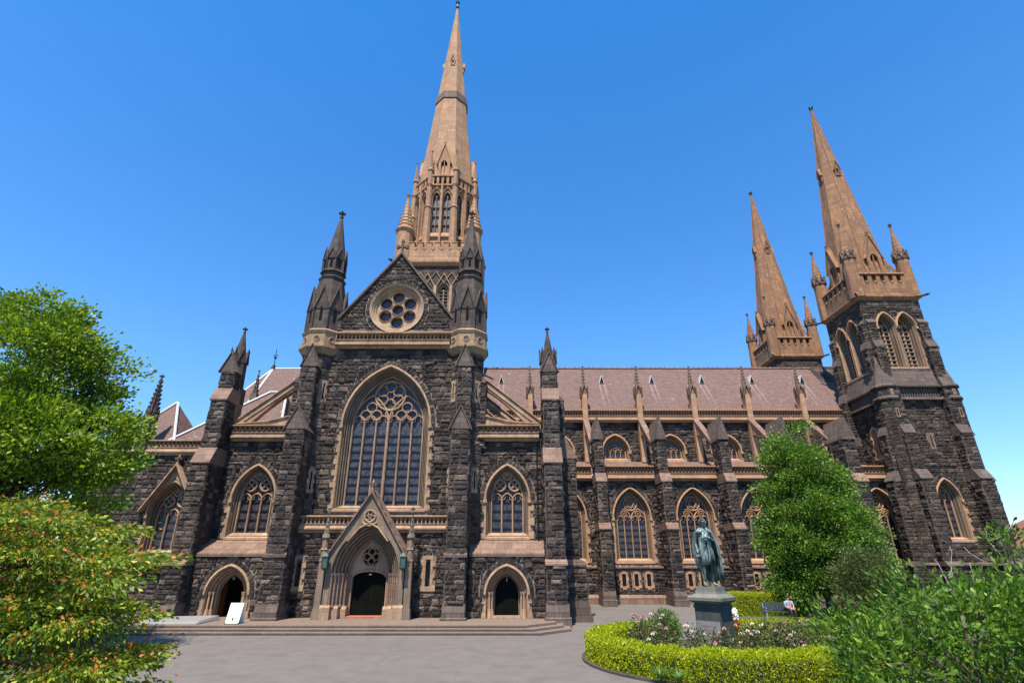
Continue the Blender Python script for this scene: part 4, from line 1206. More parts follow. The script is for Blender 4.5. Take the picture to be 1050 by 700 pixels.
# clerestory
FC = Fr(0, YC)
holes = []
for k in range(-1, 5):
    u = 10.45 + BAY * k
    h_, w_ = gothic_window(cath, FC, u, 12.65, 13.45, 1.3, 1.65, 'cler', orders=2, ow=0.13, od=0.18, sand='sandwarm', vous=False, quoin=False)
    holes.append(h_)
mb = MB(); mb.plate(FC, [(-3.3, 11.5), (34.6, 11.5), (34.6, 16.9), (-3.3, 16.9)], holes, -0.8, 0)
mb.m = 1; rubble(mb, FC, -3.2, 34.5, 12.3, 16.45, 0, holes)
mb.build('clerestory_wall', ['mortar', 'block'], cath)
parapet(cath, FC, -3.3, 34.5, 16.5, 17.7, 0.55, 'arches', 'sandwarm', pitch=0.27)
# nave roof
mb = MB()
mb.prism([(-3.3, YC - 0.1, 17.45), (-3.3, YN, 24.1), (-3.3, 2 * YN - YC + 0.1, 17.45)], (39.5, 0, 0))
roof = mb.build('nave_roof', 'slate', cath)
mb = MB()
mb.tube([(-3.3, YN, 24.14), (36.0, YN, 24.14)], 0.13, 8)
for k in range(70):
    x = -2.9 + k * 0.56; mb.box(x, x + 0.3, YN - 0.07, YN + 0.07, 24.2, 24.32)
mb.build('ridge', 'weather', roof)
# roof vents
for k in range(-2, 5):
    x = 10.05 + BAY * k; t = 0.73; y = YC + (YN - YC) * t; z = 17.45 + (24.1 - 17.45) * t
    if x < -3.0: continue
    mb = MB()
    mb.prism([(x - 0.3, y - 0.65, z - 0.62), (x, y - 0.65, z + 0.38), (x + 0.3, y - 0.65, z - 0.62)], (0, 1.05, 0))
    d_ = mb.build('roof_vent', 'flash', roof)
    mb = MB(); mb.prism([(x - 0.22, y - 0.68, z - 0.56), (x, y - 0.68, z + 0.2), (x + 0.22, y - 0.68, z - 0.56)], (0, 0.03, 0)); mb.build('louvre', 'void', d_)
# wall shafts with crocketed pinnacles and flying buttresses
for k in range(-1, 5):
    u = XB0 + BAY * k - 0.25
    if u > 33: continue
    mb = MB()
    mb.fbox(FC, u - 0.26, u + 0.26, 12.3, 19.3, -0.2, 0.62)
    q = FC(u, 0, 0.32)
    mb.m = 1
    mb.frus(q.x, q.y, 19.2, 20.2, 0.42, 0.34, 4, math.pi / 4)
    for F, w in octa_faces(q.x, q.y, 0.47, 4, math.pi / 4):
        mb.bar(F, [(-w / 2, 19.2), (0, 20.3), (w / 2, 19.2)], 0.1, -0.05, 0.1)
        for e in (-1, 1): mb.frus(F(e * w / 2, 0, 0).x, F(e * w / 2, 0, 0).y, 18.9, 20.0, 0.08, 0.1, 5)
    mb.frus(q.x, q.y, 20.2, 22.3, 0.24, 0.04, 4, math.pi / 4); crockets(mb, q.x, q.y, 20.4, 22.1, 0.22, 5, 0.11, 4, 0); finial(mb, q.x, q.y, 22.2, 0.5)
    mb.build('wall_shaft', ['sandwarm', 'weather'], cath)
    if k >= 0:
        Y0, Y1 = YC - 0.6, YA + 0.3
        pts = [(u - 0.2, Y0, 16.3), (u - 0.2, Y1, 13.6), (u - 0.2, Y1, 12.7)] + [(u - 0.2, Y1 + (Y0 - Y1) * t, 12.7 + 2.3 * math.sin(t * math.pi / 2)) for t in [i / 8 for i in range(1, 9)]]
        pts = [(u - 0.2, Y0, 16.3), (u - 0.2, Y1, 13.6)] + [(u - 0.2, Y1 + (Y0 - Y1) * t, 12.55 + 2.35 * math.sqrt(max(0, 1 - (1 - t) ** 2)) ** 1.0 if t > 0 else 12.55) for t in [i / 8 for i in range(9)]]
        mb = MB(); mb.prism(pts, (0.4, 0, 0))
        mb.m = 1
        mb.prism([(u - 0.27, Y0, 16.35), (u - 0.27, Y1, 13.65), (u - 0.27, Y1, 13.85), (u - 0.27, Y0, 16.55)], (0.54, 0, 0))
        mb.build('flying_buttress', ['sandwarm', 'weather'], cath)

# ---------------------------------------------------------------- CHOIR AND APSE (left)
mb = MB()
xa = -28.0
a_pts = [(-13.2, YC - 0.1, 17.45), (xa, YC - 0.1, 17.45), (xa - 4.6, YC + 2.2, 17.45), (xa - 5.6, YN, 17.45), (xa - 4.6, 2 * YN - YC - 2.2, 17.45), (xa, 2 * YN - YC, 17.45), (-13.2, 2 * YN - YC, 17.45)]
ridge0, ridge1 = (-13.2, YN, 24.1), (xa, YN, 24.1)
vs = a_pts + [ridge0, ridge1]
mb.add(vs, [(0, 1, 8, 7), (1, 2, 8), (2, 3, 8), (3, 4, 8), (4, 5, 8), (5, 6, 7, 8), (0, 7, 6), (6, 5, 4, 3, 2, 1, 0)])
croof = mb.build('choir_roof', 'slate', cath)
mb = MB()
for p in (1, 2, 3, 4): mb.tube([a_pts[p], ridge1], 0.14, 6)
mb.tube([ridge0, ridge1], 0.14, 6)
mb.build('hip_flashing', 'flash', croof)
mb = MB(); q = Vector(ridge1)
mb.frus(q.x, q.y, 24.1, 24.6, 0.3, 0.14, 8); mb.frus(q.x, q.y, 24.5, 26.6, 0.05, 0.04, 6)
mb.tube([q + Vector((-0.35, 0, 1.7)), q + Vector((0.35, 0, 1.7))], 0.04); mb.frus(q.x, q.y, 25.4, 25.6, 0.15, 0.15, 8)
mb.build('roof_cross', 'iron', croof)
mb = MB()
mb.box(xa, -13.2, YC, YC + 0.8, 11.0, 17.4)
mb.prism([(a_pts[1][0], YC, 11), (a_pts[2][0] + .2, YC + 2.3, 11), (a_pts[3][0] + .3, YN, 11), (xa, YN, 11)], (0, 0, 6.4))
mb.build('choir_wall', 'rock', cath)
for x in (-15.6, -21.2, -26.8):
    q = Vector((x, YC - 0.3, 0)); mb = MB()
    mb.box(x - 0.3, x + 0.3, YC - 0.6, YC, 12, 18.6); mb.m = 1
    mb.frus(q.x, q.y, 18.5, 19.4, 0.48, 0.4, 4, math.pi / 4); mb.frus(q.x, q.y, 19.4, 21.8, 0.3, 0.04, 4, math.pi / 4); crockets(mb, q.x, q.y, 19.5, 21.5, 0.28, 5, 0.12); finial(mb, q.x, q.y, 21.7, 0.55)
    mb.build('wall_shaft', ['sand', 'weatherdark'], cath)
parapet(cath, Fr(0, YC), xa, -13.2, 16.5, 17.7, 0.4, 'arches', 'sand', pitch=0.27)
# chapel block at the left
YH = 38.6
FH = Fr(0, YH)
hc = -23.95
hole, cw = gothic_window(cath, FH, hc, 3.85, 6.3, 1.45, 2.2, 'three', orders=3, ow=0.12, od=0.16, glass='glass', zq=6.1)
mb = MB()
mb.bar(FH, [(hc - 1.9, 6.5), (hc, 9.7), (hc + 1.9, 6.5)], 0.26, -0.05, 0.5)
mb.plate(FH, [(hc - 1.1, 7.7), (hc, 9.6), (hc + 1.1, 7.7), (hc + 0.8, 8.0), (hc, 8.75), (hc - 0.8, 8.0)], [], -0.02, 0.16)
finial(mb, hc, YH - 0.3, 9.7, 1.1)
mb.build('window_gable', 'sand', cw)
mb = MB(); mb.plate(FH, [(-31, 0), (-18.6, 0), (-18.6, 10.5), (-31, 10.5)], [hole], -0.8, 0)
mb.m = 1; rubble(mb, FH, -31, -18.6, 0.3, 10.4, 0, [hole]); mb.m = 0
mb.box(-31, -30.2, YH + 0.8, 56, 0, 10.5); mb.build('chapel_wall', ['mortar', 'block'], cath)
mb = MB(); mb.profile(FH, -31, -18.6, [(-0.1, 3.0), (0.5, 3.0), (0.5, 3.15), (0.0, 3.7), (-0.1, 3.7)]); mb.build('weathering', 'weatherdark', cath)
parapet(cath, FH, -29.5, -19.8, 10.5, 11.5, 0.35, 'zig')
mb = MB()
# chapel roofs: pyramid and a longer hipped roof
def hipped(x0, x1, y0, y1, z0, xr0, xr1, yr, zr):
    m1 = MB(); m1.add([(x0, y0, z0), (x1, y0, z0), (x1, y1, z0), (x0, y1, z0), (xr0, yr, zr), (xr1, yr, zr)], [(0, 1, 5, 4), (1, 2, 5), (2, 3, 4, 5), (3, 0, 4), (3, 2, 1, 0)])
    r = m1.build('chapel_roof', 'slate', cath)
    m2 = MB()
    for a, b2 in (((x0, y0, z0), (xr0, yr, zr)), ((x1, y0, z0), (xr1, yr, zr)), ((xr0, yr, zr), (xr1, yr, zr))): m2.tube([Vector(a) + Vector((0, -0.03, 0.05)), Vector(b2) + Vector((0, -0.03, 0.05))], 0.10, 6)
    m2.build('hip_flashing', 'flash', r)
hipped(-29.8, -25.2, YH + 0.6, YH + 6, 11.4, -27.4, -27.3, YH + 3.2, 15.2)
hipped(-26.0, -17.5, YH + 0.7, YH + 8, 11.4, -20.4, -19.0, YH + 4.2, 16.4)
mb = MB(); qx, qy = -26.9, YH - 0.1
mb.frus(qx, qy, 10.5, 12.6, 0.5, 0.42, 4, math.pi / 4); mb.frus(qx, qy, 12.5, 13.6, 0.34, 0.3, 8); gablets(mb, qx, qy, 0.4, 12.8, 13.6, 0.08, 0.08)
mb.frus(qx, qy, 13.4, 16.2, 0.36, 0.05, 8); crockets(mb, qx, qy, 13.4, 16.1, 0.34, 8, 0.16, 8, math.pi / 8); finial(mb, qx, qy, 16.1, 0.8)
mb.build('chapel_pinnacle', 'weatherdark', cath)

# ---------------------------------------------------------------- CROSSING TOWER
XC = -8.85; HS = 4.6
FT = Fr(XC, YN - HS)
mb = MB(); mb.box(XC - HS + 0.62, XC + HS - 0.62, YN - HS + 0.62, YN + HS - 0.02, 14, 35.28)
holes = []
for (Fx, ms) in ((FT, 1), (Fr(XC - HS, YN, (0, -1), (-1, 0)), 1), (Fr(XC + HS, YN, (0, 1), (1, 0)), 1)):
    hl = []
    for u in (-2.7, -0.95, 0.95, 2.7):
        h_, w_ = gothic_window(cath, Fx, u, 27.0, 31.8, 0.78, 1.3, 'louvre', orders=2, ow=0.12, od=0.14, vous=False, quoin=False, hood=False, sand='sand')
        hl.append(h_)
    hl2 = hl
    hx = HS if Fx is FT else HS - 0.6
    mb.plate(Fx, [(-hx, 23), (hx, 23), (hx, 35.29), (-hx, 35.29)], hl2, -0.6, 0)
ct = mb.build('crossing_tower', 'rock', cath)
for Fx in (FT, Fr(XC - HS, YN, (0, -1), (-1, 0)), Fr(XC + HS, YN, (0, 1), (1, 0))):
    mb = MB()
    for k, u in enumerate((-2.7, -0.95, 0.95, 2.7)):
        mb.bar(Fx, [(u - 0.95, 32.3), (u, 34.2), (u + 0.95, 32.3)], 0.16, -0.02, 0.16 + 0.003 * k)
        mb.bar(Fx, [(u - 0.9, 34.4), (u, 33.0), (u + 0.9, 34.4)], 0.12, -0.02, 0.12 + 0.003 * k)
    for u in (-3.65, -1.82, 0, 1.82, 3.65): mb.fbox(Fx, u - 0.16, u + 0.16, 26.6, 32.6, -0.02, 0.2)
    mb.profile(Fx, -HS - 0.05, HS + 0.05, [(-0.1, 26.3), (0.25, 26.3), (0.25, 26.6), (0, 26.8), (-0.1, 26.8)])
    mb.build('blind_arcade', 'sand', ct)
    # parapet of the square stage
    mb = MB()
    mb.profile(Fx, -HS - 0.02, HS + 0.02, [(-0.6, 35.2), (0.1, 35.2), (0.4, 35.6), (0.4, 36.0), (0.16, 36.2), (0.16, 37.75), (-0.6, 37.75)], 0.98, 0.98)
    n = 9
    for i in range(n):
        u = -HS + 2 * HS * (i + 0.5) / n
        mb.fbox(Fx, u - 0.3, u + 0.3, 37.75, 38.35, -0.3, 0.163); mb.fbox(Fx, u - 0.36, u + 0.36, 38.35, 38.47, -0.34, 0.22)
        mb.bar(Fx, [(u + 0.48 - 0.2, 37.6), (u + 0.48, 37.35), (u + 0.48 + 0.2, 37.6)], 0.12, 0.1, 0.22)
    mb.build('battlement', 'spire', ct)
# gargoyles
for sx in (-1, 1):
    for z in (35.6, 31.0):
        mb = MB(); p0 = Vector((XC + sx * HS, YN - HS, z)); dr = Vector((sx, -1, 0.12)).normalized()
        mb.tube([p0, p0 + dr * 0.5, p0 + dr * 1.0, p0 + dr * 1.3], [0.16, 0.13, 0.16, 0.07], 6)
        mb.tube([p0 + dr * 0.9, p0 + dr * 0.8 + Vector((0, 0, 0.3))], [0.06, 0.03], 5)
        mb.build('gargoyle', 'dark', ct)
# corner turrets with scaled caps
for sx in (-1, 1):
    for sy in (-1, 1):
        x, y = XC + sx * (HS - 0.45), YN + sy * (HS - 0.45); mb = MB()
        mb.frus(x, y, 36.2, 40.0, 1.0, 0.98, 12); mb.frus(x, y, 39.9, 40.3, 1.0, 1.2, 12); mb.frus(x, y, 40.3, 40.5, 1.2, 1.02, 12)
        for k in range(9):
            z = 40.5 + 0.53 * k; r = 0.98 * (1 - k / 9.6); mb.frus(x, y, z, z + 0.53, r + 0.05, r * 0.86 - 0.02, 12)
        finial(mb, x, y, 45.2, 1.3); crockets(mb, x, y, 40.6, 45, 0.98, 9, 0.14, 6)
        mb.build('corner_turret', 'spire', ct)
# octagonal lantern
RL = 4.15
lm = MB(); lwins = []
lm.frus(XC, YN, 37.6, 49.2, RL - 0.75, RL - 0.8)
faces = octa_faces(XC, YN, RL)
lan_holes = []
for F, w in faces:
    if F.N.y > 0.8:
        lm.plate(F, [(-w / 2, 37.5), (w / 2, 37.5), (w / 2, 47.6), (-w / 2, 47.6)], [], -0.4, 0); continue
    hh_ = []
    for u in (-0.68, 0.68):
        h_, w_ = gothic_window(cath, F, u, 40.4, 45.6, 0.52, 0.95, 'lantern', orders=2, ow=0.07, od=0.12, vous=False, quoin=False, hood=False, sand='spire', glass='lantern')if False else (None, None)
        hh_.append(arch(0.52, 0.95, 45.6, 40.4, 0, u))
    lm.plate(F, [(-w / 2, 37.5), (w / 2, 37.5), (w / 2, 47.6), (-w / 2, 47.6)], hh_, -0.4, 0)
lantern = lm.build('lantern_stage', 'spire', cath)
for F, w in faces:
    if F.N.y > 0.8: continue
    for u in (-0.68, 0.68):
        m1 = MB(); z0, z1 = 40.4, 45.6
        m1.bar(F, arch(0.52, 0.95, z1, z0, 0.04, u), 0.1, -0.25, 0.04)
        m1.bar(F, [(u, z0), (u, z1 + 0.5)], 0.1, -0.3, -0.14)
        for sg in (-1, 1): m1.bar(F, arch(0.25, 0.4, z1, z1, 0, u + sg * 0.25), 0.07, -0.3, -0.16)
        for z in (41.7, 43.0, 44.3): m1.bar(F, [(u - 0.5, z), (u + 0.5, z)], 0.1, -0.3, -0.17)
        wn_ = m1.build('window', 'sand', lantern)
        m2 = MB(); m2.plate(F, arch(0.52, 0.95, z1, z0, -0.02, u), [], -0.42, -0.34); m2.build('glass', 'glass', wn_)
    m1 = MB()
    for u in (-0.68, 0.68):
        m1.bar(F, [(u - 0.66, 46.0), (u, 47.3), (u + 0.66, 46.0)], 0.13, -0.02, 0.2); m1.frus(F(u, 0, .1).x, F(u, 0, .1).y, 47.2, 47.9, 0.06, 0.16, 6)
        m1.profile(F, u - 0.6, u + 0.6, [(-0.1, 39.7), (0.2, 39.7), (0.2, 39.9), (0, 40.4), (-0.1, 40.4)])
        m1.fbox(F, u - 0.09, u + 0.09, 46.9, 47.6, -0.02, 0.15)
    m1.fbox(F, -0.13, 0.13, 38.5, 48.4, -0.1, 0.33)
    m1.profile(F, -w / 2, w / 2, [(-0.2, 47.4), (0.25, 47.4), (0.25, 47.6), (0, 47.7), (-0.2, 47.7)])
    n = 5
    for i in range(n):
        u = -w / 2 + w * (i + 0.5) / n; m1.fbox(F, u - 0.16, u + 0.16, 47.7, 48.9, -0.1, 0.12)
    m1.profile(F, -w / 2, w / 2, [(-0.2, 48.9), (0.22, 48.9), (0.22, 49.1), (0, 49.25), (-0.2, 49.25)])
    m1.build('arcade', 'spire', lantern)
for i in range(8):
    a = math.pi / 8 + i * math.pi / 4; x, y = XC + (RL + 0.1) * math.cos(a), YN + (RL + 0.1) * math.sin(a)
    m1 = MB(); m1.frus(x, y, 37.5, 44.0, 0.52, 0.42, 8); m1.frus(x, y, 44.0, 47.4, 0.38, 0.34, 8); m1.frus(x, y, 44, 44.25, 0.52, 0.4, 8)
    m1.frus(x, y, 47.2, 47.5, 0.36, 0.46, 8); m1.frus(x, y, 47.5, 50.0, 0.3, 0.28, 8); m1.frus(x, y, 49.8, 50.05, 0.4, 0.34, 8); m1.frus(x, y, 50.0, 52.8, 0.3, 0.04, 8)
    crockets(m1, x, y, 50.2, 52.6, 0.28, 5, 0.11, 4); finial(m1, x, y, 52.7, 0.7)
    m1.build('pinnacle', 'spire', lantern)
# spire
zS0, zS1 = 48.6, 86.4
def rs(z): return 3.78 * (zS1 - z) / (zS1 - zS0) + 0.1
mb = MB(); mb.frus(XC, YN, zS0, 64.4, rs(zS0), rs(64.4)); mb.frus(XC, YN, 65.7, zS1, rs(65.7), rs(zS1))
mb.m = 1; mb.frus(XC, YN, 64.4, 65.7, rs(64.4) + 0.03, rs(65.7) + 0.03); mb.frus(XC, YN, 65.55, 65.85, rs(65.7) + 0.16, rs(65.7) + 0.12); mb.frus(XC, YN, 65.4, 64.42, rs(64.4) + 0.14, rs(64.4) + 0.14)
spire = mb.build('central_spire', ['spire', 'spireband'], cath)
mb = MB(); q = Vector((XC, YN, zS1)); mb.frus(q.x, q.y, zS1 - 0.1, zS1 + 0.5, 0.3, 0.16, 8); finial(mb, q.x, q.y, zS1 + 0.4, 1.6); mb.tube([q, q + Vector((0, 0, 1.9))], 0.05); mb.build('finial', 'verdigris', spire)
def lucarnes(parent, cx, cy, z0, w, h, rfun, mat, n=8, every=1, dark='void', start=0, proud=0.9):
    for i, (F, fw) in enumerate(octa_faces(cx, cy, rfun(z0))):
        if (i - start) % every or F.N.y > 0.9: continue
        m1 = MB(); back = rfun(z0) - rfun(z0 + h) + 0.2
        m1.plate(F, [(-w / 2, z0), (w / 2, z0), (w / 2, z0 + h * 0.52), (0, z0 + h), (-w / 2, z0 + h * 0.52)], [arch(w * 0.27, w * 0.4, z0 + h * 0.42, z0 + 0.1, 0, 0, 6)], -back, 0.1)
        m1.bar(F, [(-w * 0.62, z0 + h * 0.42), (0, z0 + h * 1.06), (w * 0.62, z0 + h * 0.42)], w * 0.14, -0.3, 0.22)
        m1.fbox(F, -w * 0.03, w * 0.03, z0, z0 + h * 0.6, -0.15, 0.02)
        q = F(0, 0, 0.1); m1.frus(q.x, q.y, z0 + h, z0 + h * 1.12, w * 0.06, w * 0.12, 5)
        L_ = m1.build('lucarne', mat, parent)
        m2 = MB(); m2.fbox(F, -w * 0.3, w * 0.3, z0 + 0.05, z0 + h * 0.75, -0.3, -0.2); m2.build('opening', dark, L_)
lucarnes(spire, XC, YN, 49.0, 1.5, 5.2, rs, 'spire', every=2, start=0 if abs(octa_faces(0, 0, 1)[0][0].N.y) > 0.9 or abs(octa_faces(0, 0, 1)[0][0].N.x) > 0.9 else 1)
lucarnes(spire, XC, YN, 71.6, 0.55, 1.9, rs, 'spire', every=2, start=1)
# pinnacle beside the gable, dark, left of the lantern
# ---------------------------------------------------------------- WEST TOWERS
def west_tower(cx, cy, detail=True):
    hs = 2.95
    t_mb = MB()
    faces4 = [Fr(cx, cy - hs), Fr(cx - hs, cy, (0, -1), (-1, 0)), Fr(cx + hs, cy, (0, 1), (1, 0)), Fr(cx, cy + hs, (-1, 0), (0, 1))]
    t_mb.box(cx - hs + 0.9, cx + hs - 0.9, cy - hs + 0.9, cy + hs - 0.9, 0, 27.5)
    wins = []
    for fi, F in enumerate(faces4):
        if fi == 3:
            t_mb.plate(F, [(-hs, 0), (hs, 0), (hs, 27.5), (-hs, 27.5)], [], -0.5, 0); continue
        hl = []
        if fi < 2 or detail is False:
            for u in (-0.97, 0.97):
                h_, w_ = gothic_window(cath, F, u, 20.3, 24.4, 0.88, 1.5, 'louvre', orders=3, ow=0.12, od=0.2, vous=False, quoin=False, sand='sandwarm')
                hl.append(h_)
        if detail and fi == 0:
            h_, w_ = gothic_window(cath, F, 0, 5.0, 8.2, 0.98, 1.7, 'two', orders=3, ow=0.12, od=0.18, sand='sandwarm'); hl.append(h_)
        if detail and fi == 1:
            h_, w_ = gothic_window(cath, F, 0.2, 12.3, 14.2, 0.5, 0.8, 'two', orders=1, ow=0.1, od=0.18, sand='sandwarm', vous=False); hl.append(h_)
        hx = hs if fi == 0 else hs - 0.85
        t_mb.plate(F, [(-hx, 0), (hx, 0), (hx, 27.5), (-hx, 27.5)], hl, -0.85, 0)
        t_mb.m = 1
        if detail and fi < 2: rubble(t_mb, F, -hs, hs, 0.9, 27.25, 0, hl + ([[(-0.25, 12.4), (0.25, 12.4), (0.25, 14.0), (-0.25, 14.0)]] if fi == 0 else []), pmax=0.115)
        t_mb.m = 0
    tw = t_mb.build('west_tower', ['mortar' if detail else 'rock_tower', 'block_tower'], cath)
    # string band with pierced panels and long sloping weathering below the belfry
    for fi, F in enumerate(faces4[:3]):
        mb = MB()
        mb.profile(F, -hs, hs, [(-0.1, 16.95), (0.42, 16.95), (0.42, 17.1), (0.3, 17.2), (-0.1, 17.2)], 1, 1)
        mb.profile(F, -hs, hs, [(-0.1, 18.1), (0.36, 18.1), (0.5, 18.2), (0.5, 18.35), (0.36, 18.42), (-0.1, 18.42)], 1, 1)
        mb.profile(F, -hs, hs, [(-0.1, 18.42), (0.36, 18.42), (0.03, 20.05), (-0.1, 20.05)], 1, 1)
        mb.fbox(F, -hs, hs, 17.1, 18.12, -0.1, 0.04)
        n = 16
        for i in range(n):
            u = -1.9 + 3.8 * (i + 0.5) / n; mb.fbox(F, u - 0.07, u + 0.07, 17.2, 18.1, 0.03, 0.2)
        mb.build('belfry_string', 'weatherdark', tw)
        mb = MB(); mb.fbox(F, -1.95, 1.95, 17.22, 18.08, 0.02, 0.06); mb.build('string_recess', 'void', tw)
    mb = MB()
    for F in faces4[:3]:
        mb.profile(F, -hs, hs, [(-0.1, 2.95), (0.22, 2.95), (0.22, 3.08), (0.0, 3.25), (-0.1, 3.25)], 1, 1)
        mb.profile(F, -hs, hs, [(-0.1, 0), (0.5, 0), (0.5, 0.6), (0.1, 1.0), (-0.1, 1.0)], 1, 1)
    mb.build('plinth', 'weatherdark', tw)
    # angle buttresses, two per corner
    for fi, F in enumerate(faces4[:3]):
        for sg in (-1, 1):
            b = buttress(cath, F, sg * (hs - 0.45), 1.05, [(3.0, 1.7, 0.3), (9.8, 1.45, 0.8), (13.8, 1.0, 0.8), (18.2, 0.7, 0.9), (22.2, 0.48, 0.7), (24.8, 0.28, 0.0)], 0, 'slope', mat='rock_tower', wmat='weatherdark', caph=0.8, capmat='weatherdark')
    # cornice wraps and slits
    for sx in (-1, 1):
        mb = MB(); x, y = cx + sx * (hs - 0.1), cy - hs + 0.1
        mb.frus(x, y, 0, 18.1, 0.93, 0.93, 8)
        if detail:
            mb.m = 3
            for F, w in octa_faces(x, y, 0.935):
                if F.N.y < 0.3: rubble(mb, F, -w / 2, w / 2, 0.9, 18.0, 0, [[(-0.2, z - 0.02), (0.2, z - 0.02), (0.2, z + 0.95), (-0.2, z + 0.95)] for z in (4.2, 7.6, 12.0, 15.2)] if F.N.y < -0.9 else [], bw=(0.25, 0.5), pmax=0.05)
        mb.m = 1
        for z in (16.95, 18.1): mb.frus(x, y, z, z + 0.14, 1.1, 1.12, 8); mb.frus(x, y, z + 0.14, z + 0.3, 1.12, 0.95, 8)
        mb.frus(x, y, 18.4, 21.6, 0.95, 0.1, 8); mb.frus(x, y, 3.0, 3.2, 1.1, 1.0, 8)
        mb.m = 2
        for z in (4.2, 7.6, 12.0, 15.2, 17.3):
            for F, w in octa_faces(x, y, 0.93):
                if F.N.y < -0.9: mb.fbox(F, -0.16, 0.16, z, z + (0.9 if z < 17 else 0.6), -0.1, 0.05)
        st = mb.build('stair_turret', ['rock_tower', 'weatherdark', 'weather', 'block_tower'], tw)
        for z in (4.2, 7.6, 12.0, 15.2):
            for F, w in octa_faces(x, y, 0.93):
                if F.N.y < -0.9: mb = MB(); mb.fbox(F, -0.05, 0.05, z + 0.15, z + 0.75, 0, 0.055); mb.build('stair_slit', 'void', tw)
    # slit with sandstone surround
    if detail:
        mb = MB(); F = faces4[0]
        mb.fbox(F, -0.2, 0.2, 12.5, 13.9, -0.1, 0.07); s_ = mb.build('slit_window', 'weather', tw)
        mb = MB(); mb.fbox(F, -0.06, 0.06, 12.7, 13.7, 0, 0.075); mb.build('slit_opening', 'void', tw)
    # parapet
    for F in faces4:
        mb = MB()
        mb.profile(F, -hs, hs, [(-0.6, 27.3), (0.05, 27.3), (0.3, 27.6), (0.3, 27.8), (0.12, 27.95), (0.12, 29.5), (-0.4, 29.5)], 0.98, 0.98)
        mb.profile(F, -hs, hs, [(-0.4, 30.15), (0.16, 30.15), (0.22, 30.25), (0.12, 30.42), (-0.4, 30.42)], 0.98, 0.98)
        n = 7
        for i in range(n + 1):
            u = -hs + 2 * hs * i / n; mb.fbox(F, u - 0.2, u + 0.2, 29.5, 30.16, -0.25, 0.09)
            if i < n: mb.bar(F, [(u + 0.42 - 0.2, 29.46), (u + 0.42, 29.22), (u + 0.42 + 0.2, 29.46)], 0.14, 0.05, 0.18)
        p_ = mb.build('parapet', 'westspire', tw)
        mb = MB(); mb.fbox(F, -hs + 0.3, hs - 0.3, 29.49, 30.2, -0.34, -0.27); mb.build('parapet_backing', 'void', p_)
    for sx in (-1, 1):
        for sy in (-1, 1):
            mb = MB(); p0 = Vector((cx + sx * hs, cy + sy * hs, 27.65)); dr = Vector((sx, sy, 0.05)).normalized()
            mb.tube([p0, p0 + dr * 0.5, p0 + dr * 0.9, p0 + dr * 1.1], [0.14, 0.1, 0.13, 0.05], 6)
            mb.build('gargoyle', 'dark', tw)
    for sx in (-1, 1):
        for sy in (-1, 1):
            x, y = cx + sx * (hs - 0.2), cy + sy * (hs - 0.2); mb = MB()
            mb.frus(x, y, 27.6, 32.2, 0.72, 0.62, 8); mb.m = 1
            gablets(mb, x, y, 0.68, 32.0, 32.9, 0.1, 0.1)
            for F, w in octa_faces(x, y, 0.64):
                mb.frus(F(0, 0, 0.05).x, F(0, 0, 0.05).y, 32.4, 32.9, 0.09, 0.12, 5)
            mb.m = 0
            for k in range(8):
                z = 32.3 + 0.46 * k; r = 0.58 * (1 - k / 8.5); mb.frus(x, y, z, z + 0.46, r + 0.03, r * 0.88, 8)
            mb.m = 1; finial(mb, x, y, 36.0, 0.9)
            mb.build('pinnacle', ['westspire', 'weatherdark'], tw)
            # small flying strut from pinnacle to spire
            mb = MB(); dx, dy = -sx, -sy; n_ = Vector((dx, dy, 0)).normalized(); s_ = Vector((-n_.y, n_.x, 0)) * 0.14; p = Vector((x, y, 0))
            mb.prism([p + n_ * 0.5 + Vector((0, 0, 31.0)) - s_, p + n_ * 2.1 + Vector((0, 0, 33.6)) - s_, p + n_ * 2.1 + Vector((0, 0, 33.1)) - s_, p + n_ * 0.5 + Vector((0, 0, 30.4)) - s_], s_ * 2)
            mb.build('strut', 'westspire', tw)
    z0, z1 = 29.0, 55.3
    def rw(z): return 2.98 * (z1 - z) / (z1 - z0) + 0.08
    mb = MB(); mb.frus(cx, cy, z0, z1, rw(z0), rw(z1))
    for i in range(8):   # rolled arrises
        a = math.pi / 8 + i * math.pi / 4
        mb.tube([(cx + rw(z) * math.cos(a), cy + rw(z) * math.sin(a), z) for z in (z0, (z0 + z1) / 2, z1)], 0.07, 6)
    sp = mb.build('west_spire', 'westspire', cath)
    mb = MB(); finial(mb, cx, cy, z1, 1.3); mb.frus(cx, cy, z1 - 0.6, z1 + 0.1, 0.2, 0.14, 8); mb.build('finial', 'verdigris', sp)
    lucarnes(sp, cx, cy, 30.3, 1.5, 4.6, rw, 'westspire', every=2, start=1)
    lucarnes(sp, cx, cy, 44.2, 0.6, 1.9, rw, 'westspire', every=2, start=1)
    return tw
west_tower(37.55, 50.0)
west_tower(36.9, 66.6, False)
# west front wall stub joining the towers
mb = MB(); mb.box(34.6, 40.2, 53.0, 63.6, 0, 16.5); mb.prism([(34.8, 53.2, 17), (34.8, YN, 24.4), (34.8, 63.5, 17)], (5, 0, 0)); mb.build('west_wall', 'rock_tower', cath)

# cast-iron downpipes on the transept
for x_, y_, z0_, z1_ in ((XT + 9.85, YT + 0.18, 0.4, 10.4), (XT - 6.35, YT + 0.18, 4.6, 10.4)):
    mb = MB(); mb.tube([(x_, y_, z0_), (x_, y_, z1_)], 0.05, 8)
    for z in (2.5, 5.0, 7.5, 10.0):
        if z > z0_: mb.frus(x_, y_, z, z + 0.1, 0.075, 0.075, 8)
    mb.frus(x_, y_, z1_, z1_ + 0.25, 0.08, 0.14, 4); mb.build('downpipe', 'iron', cath)

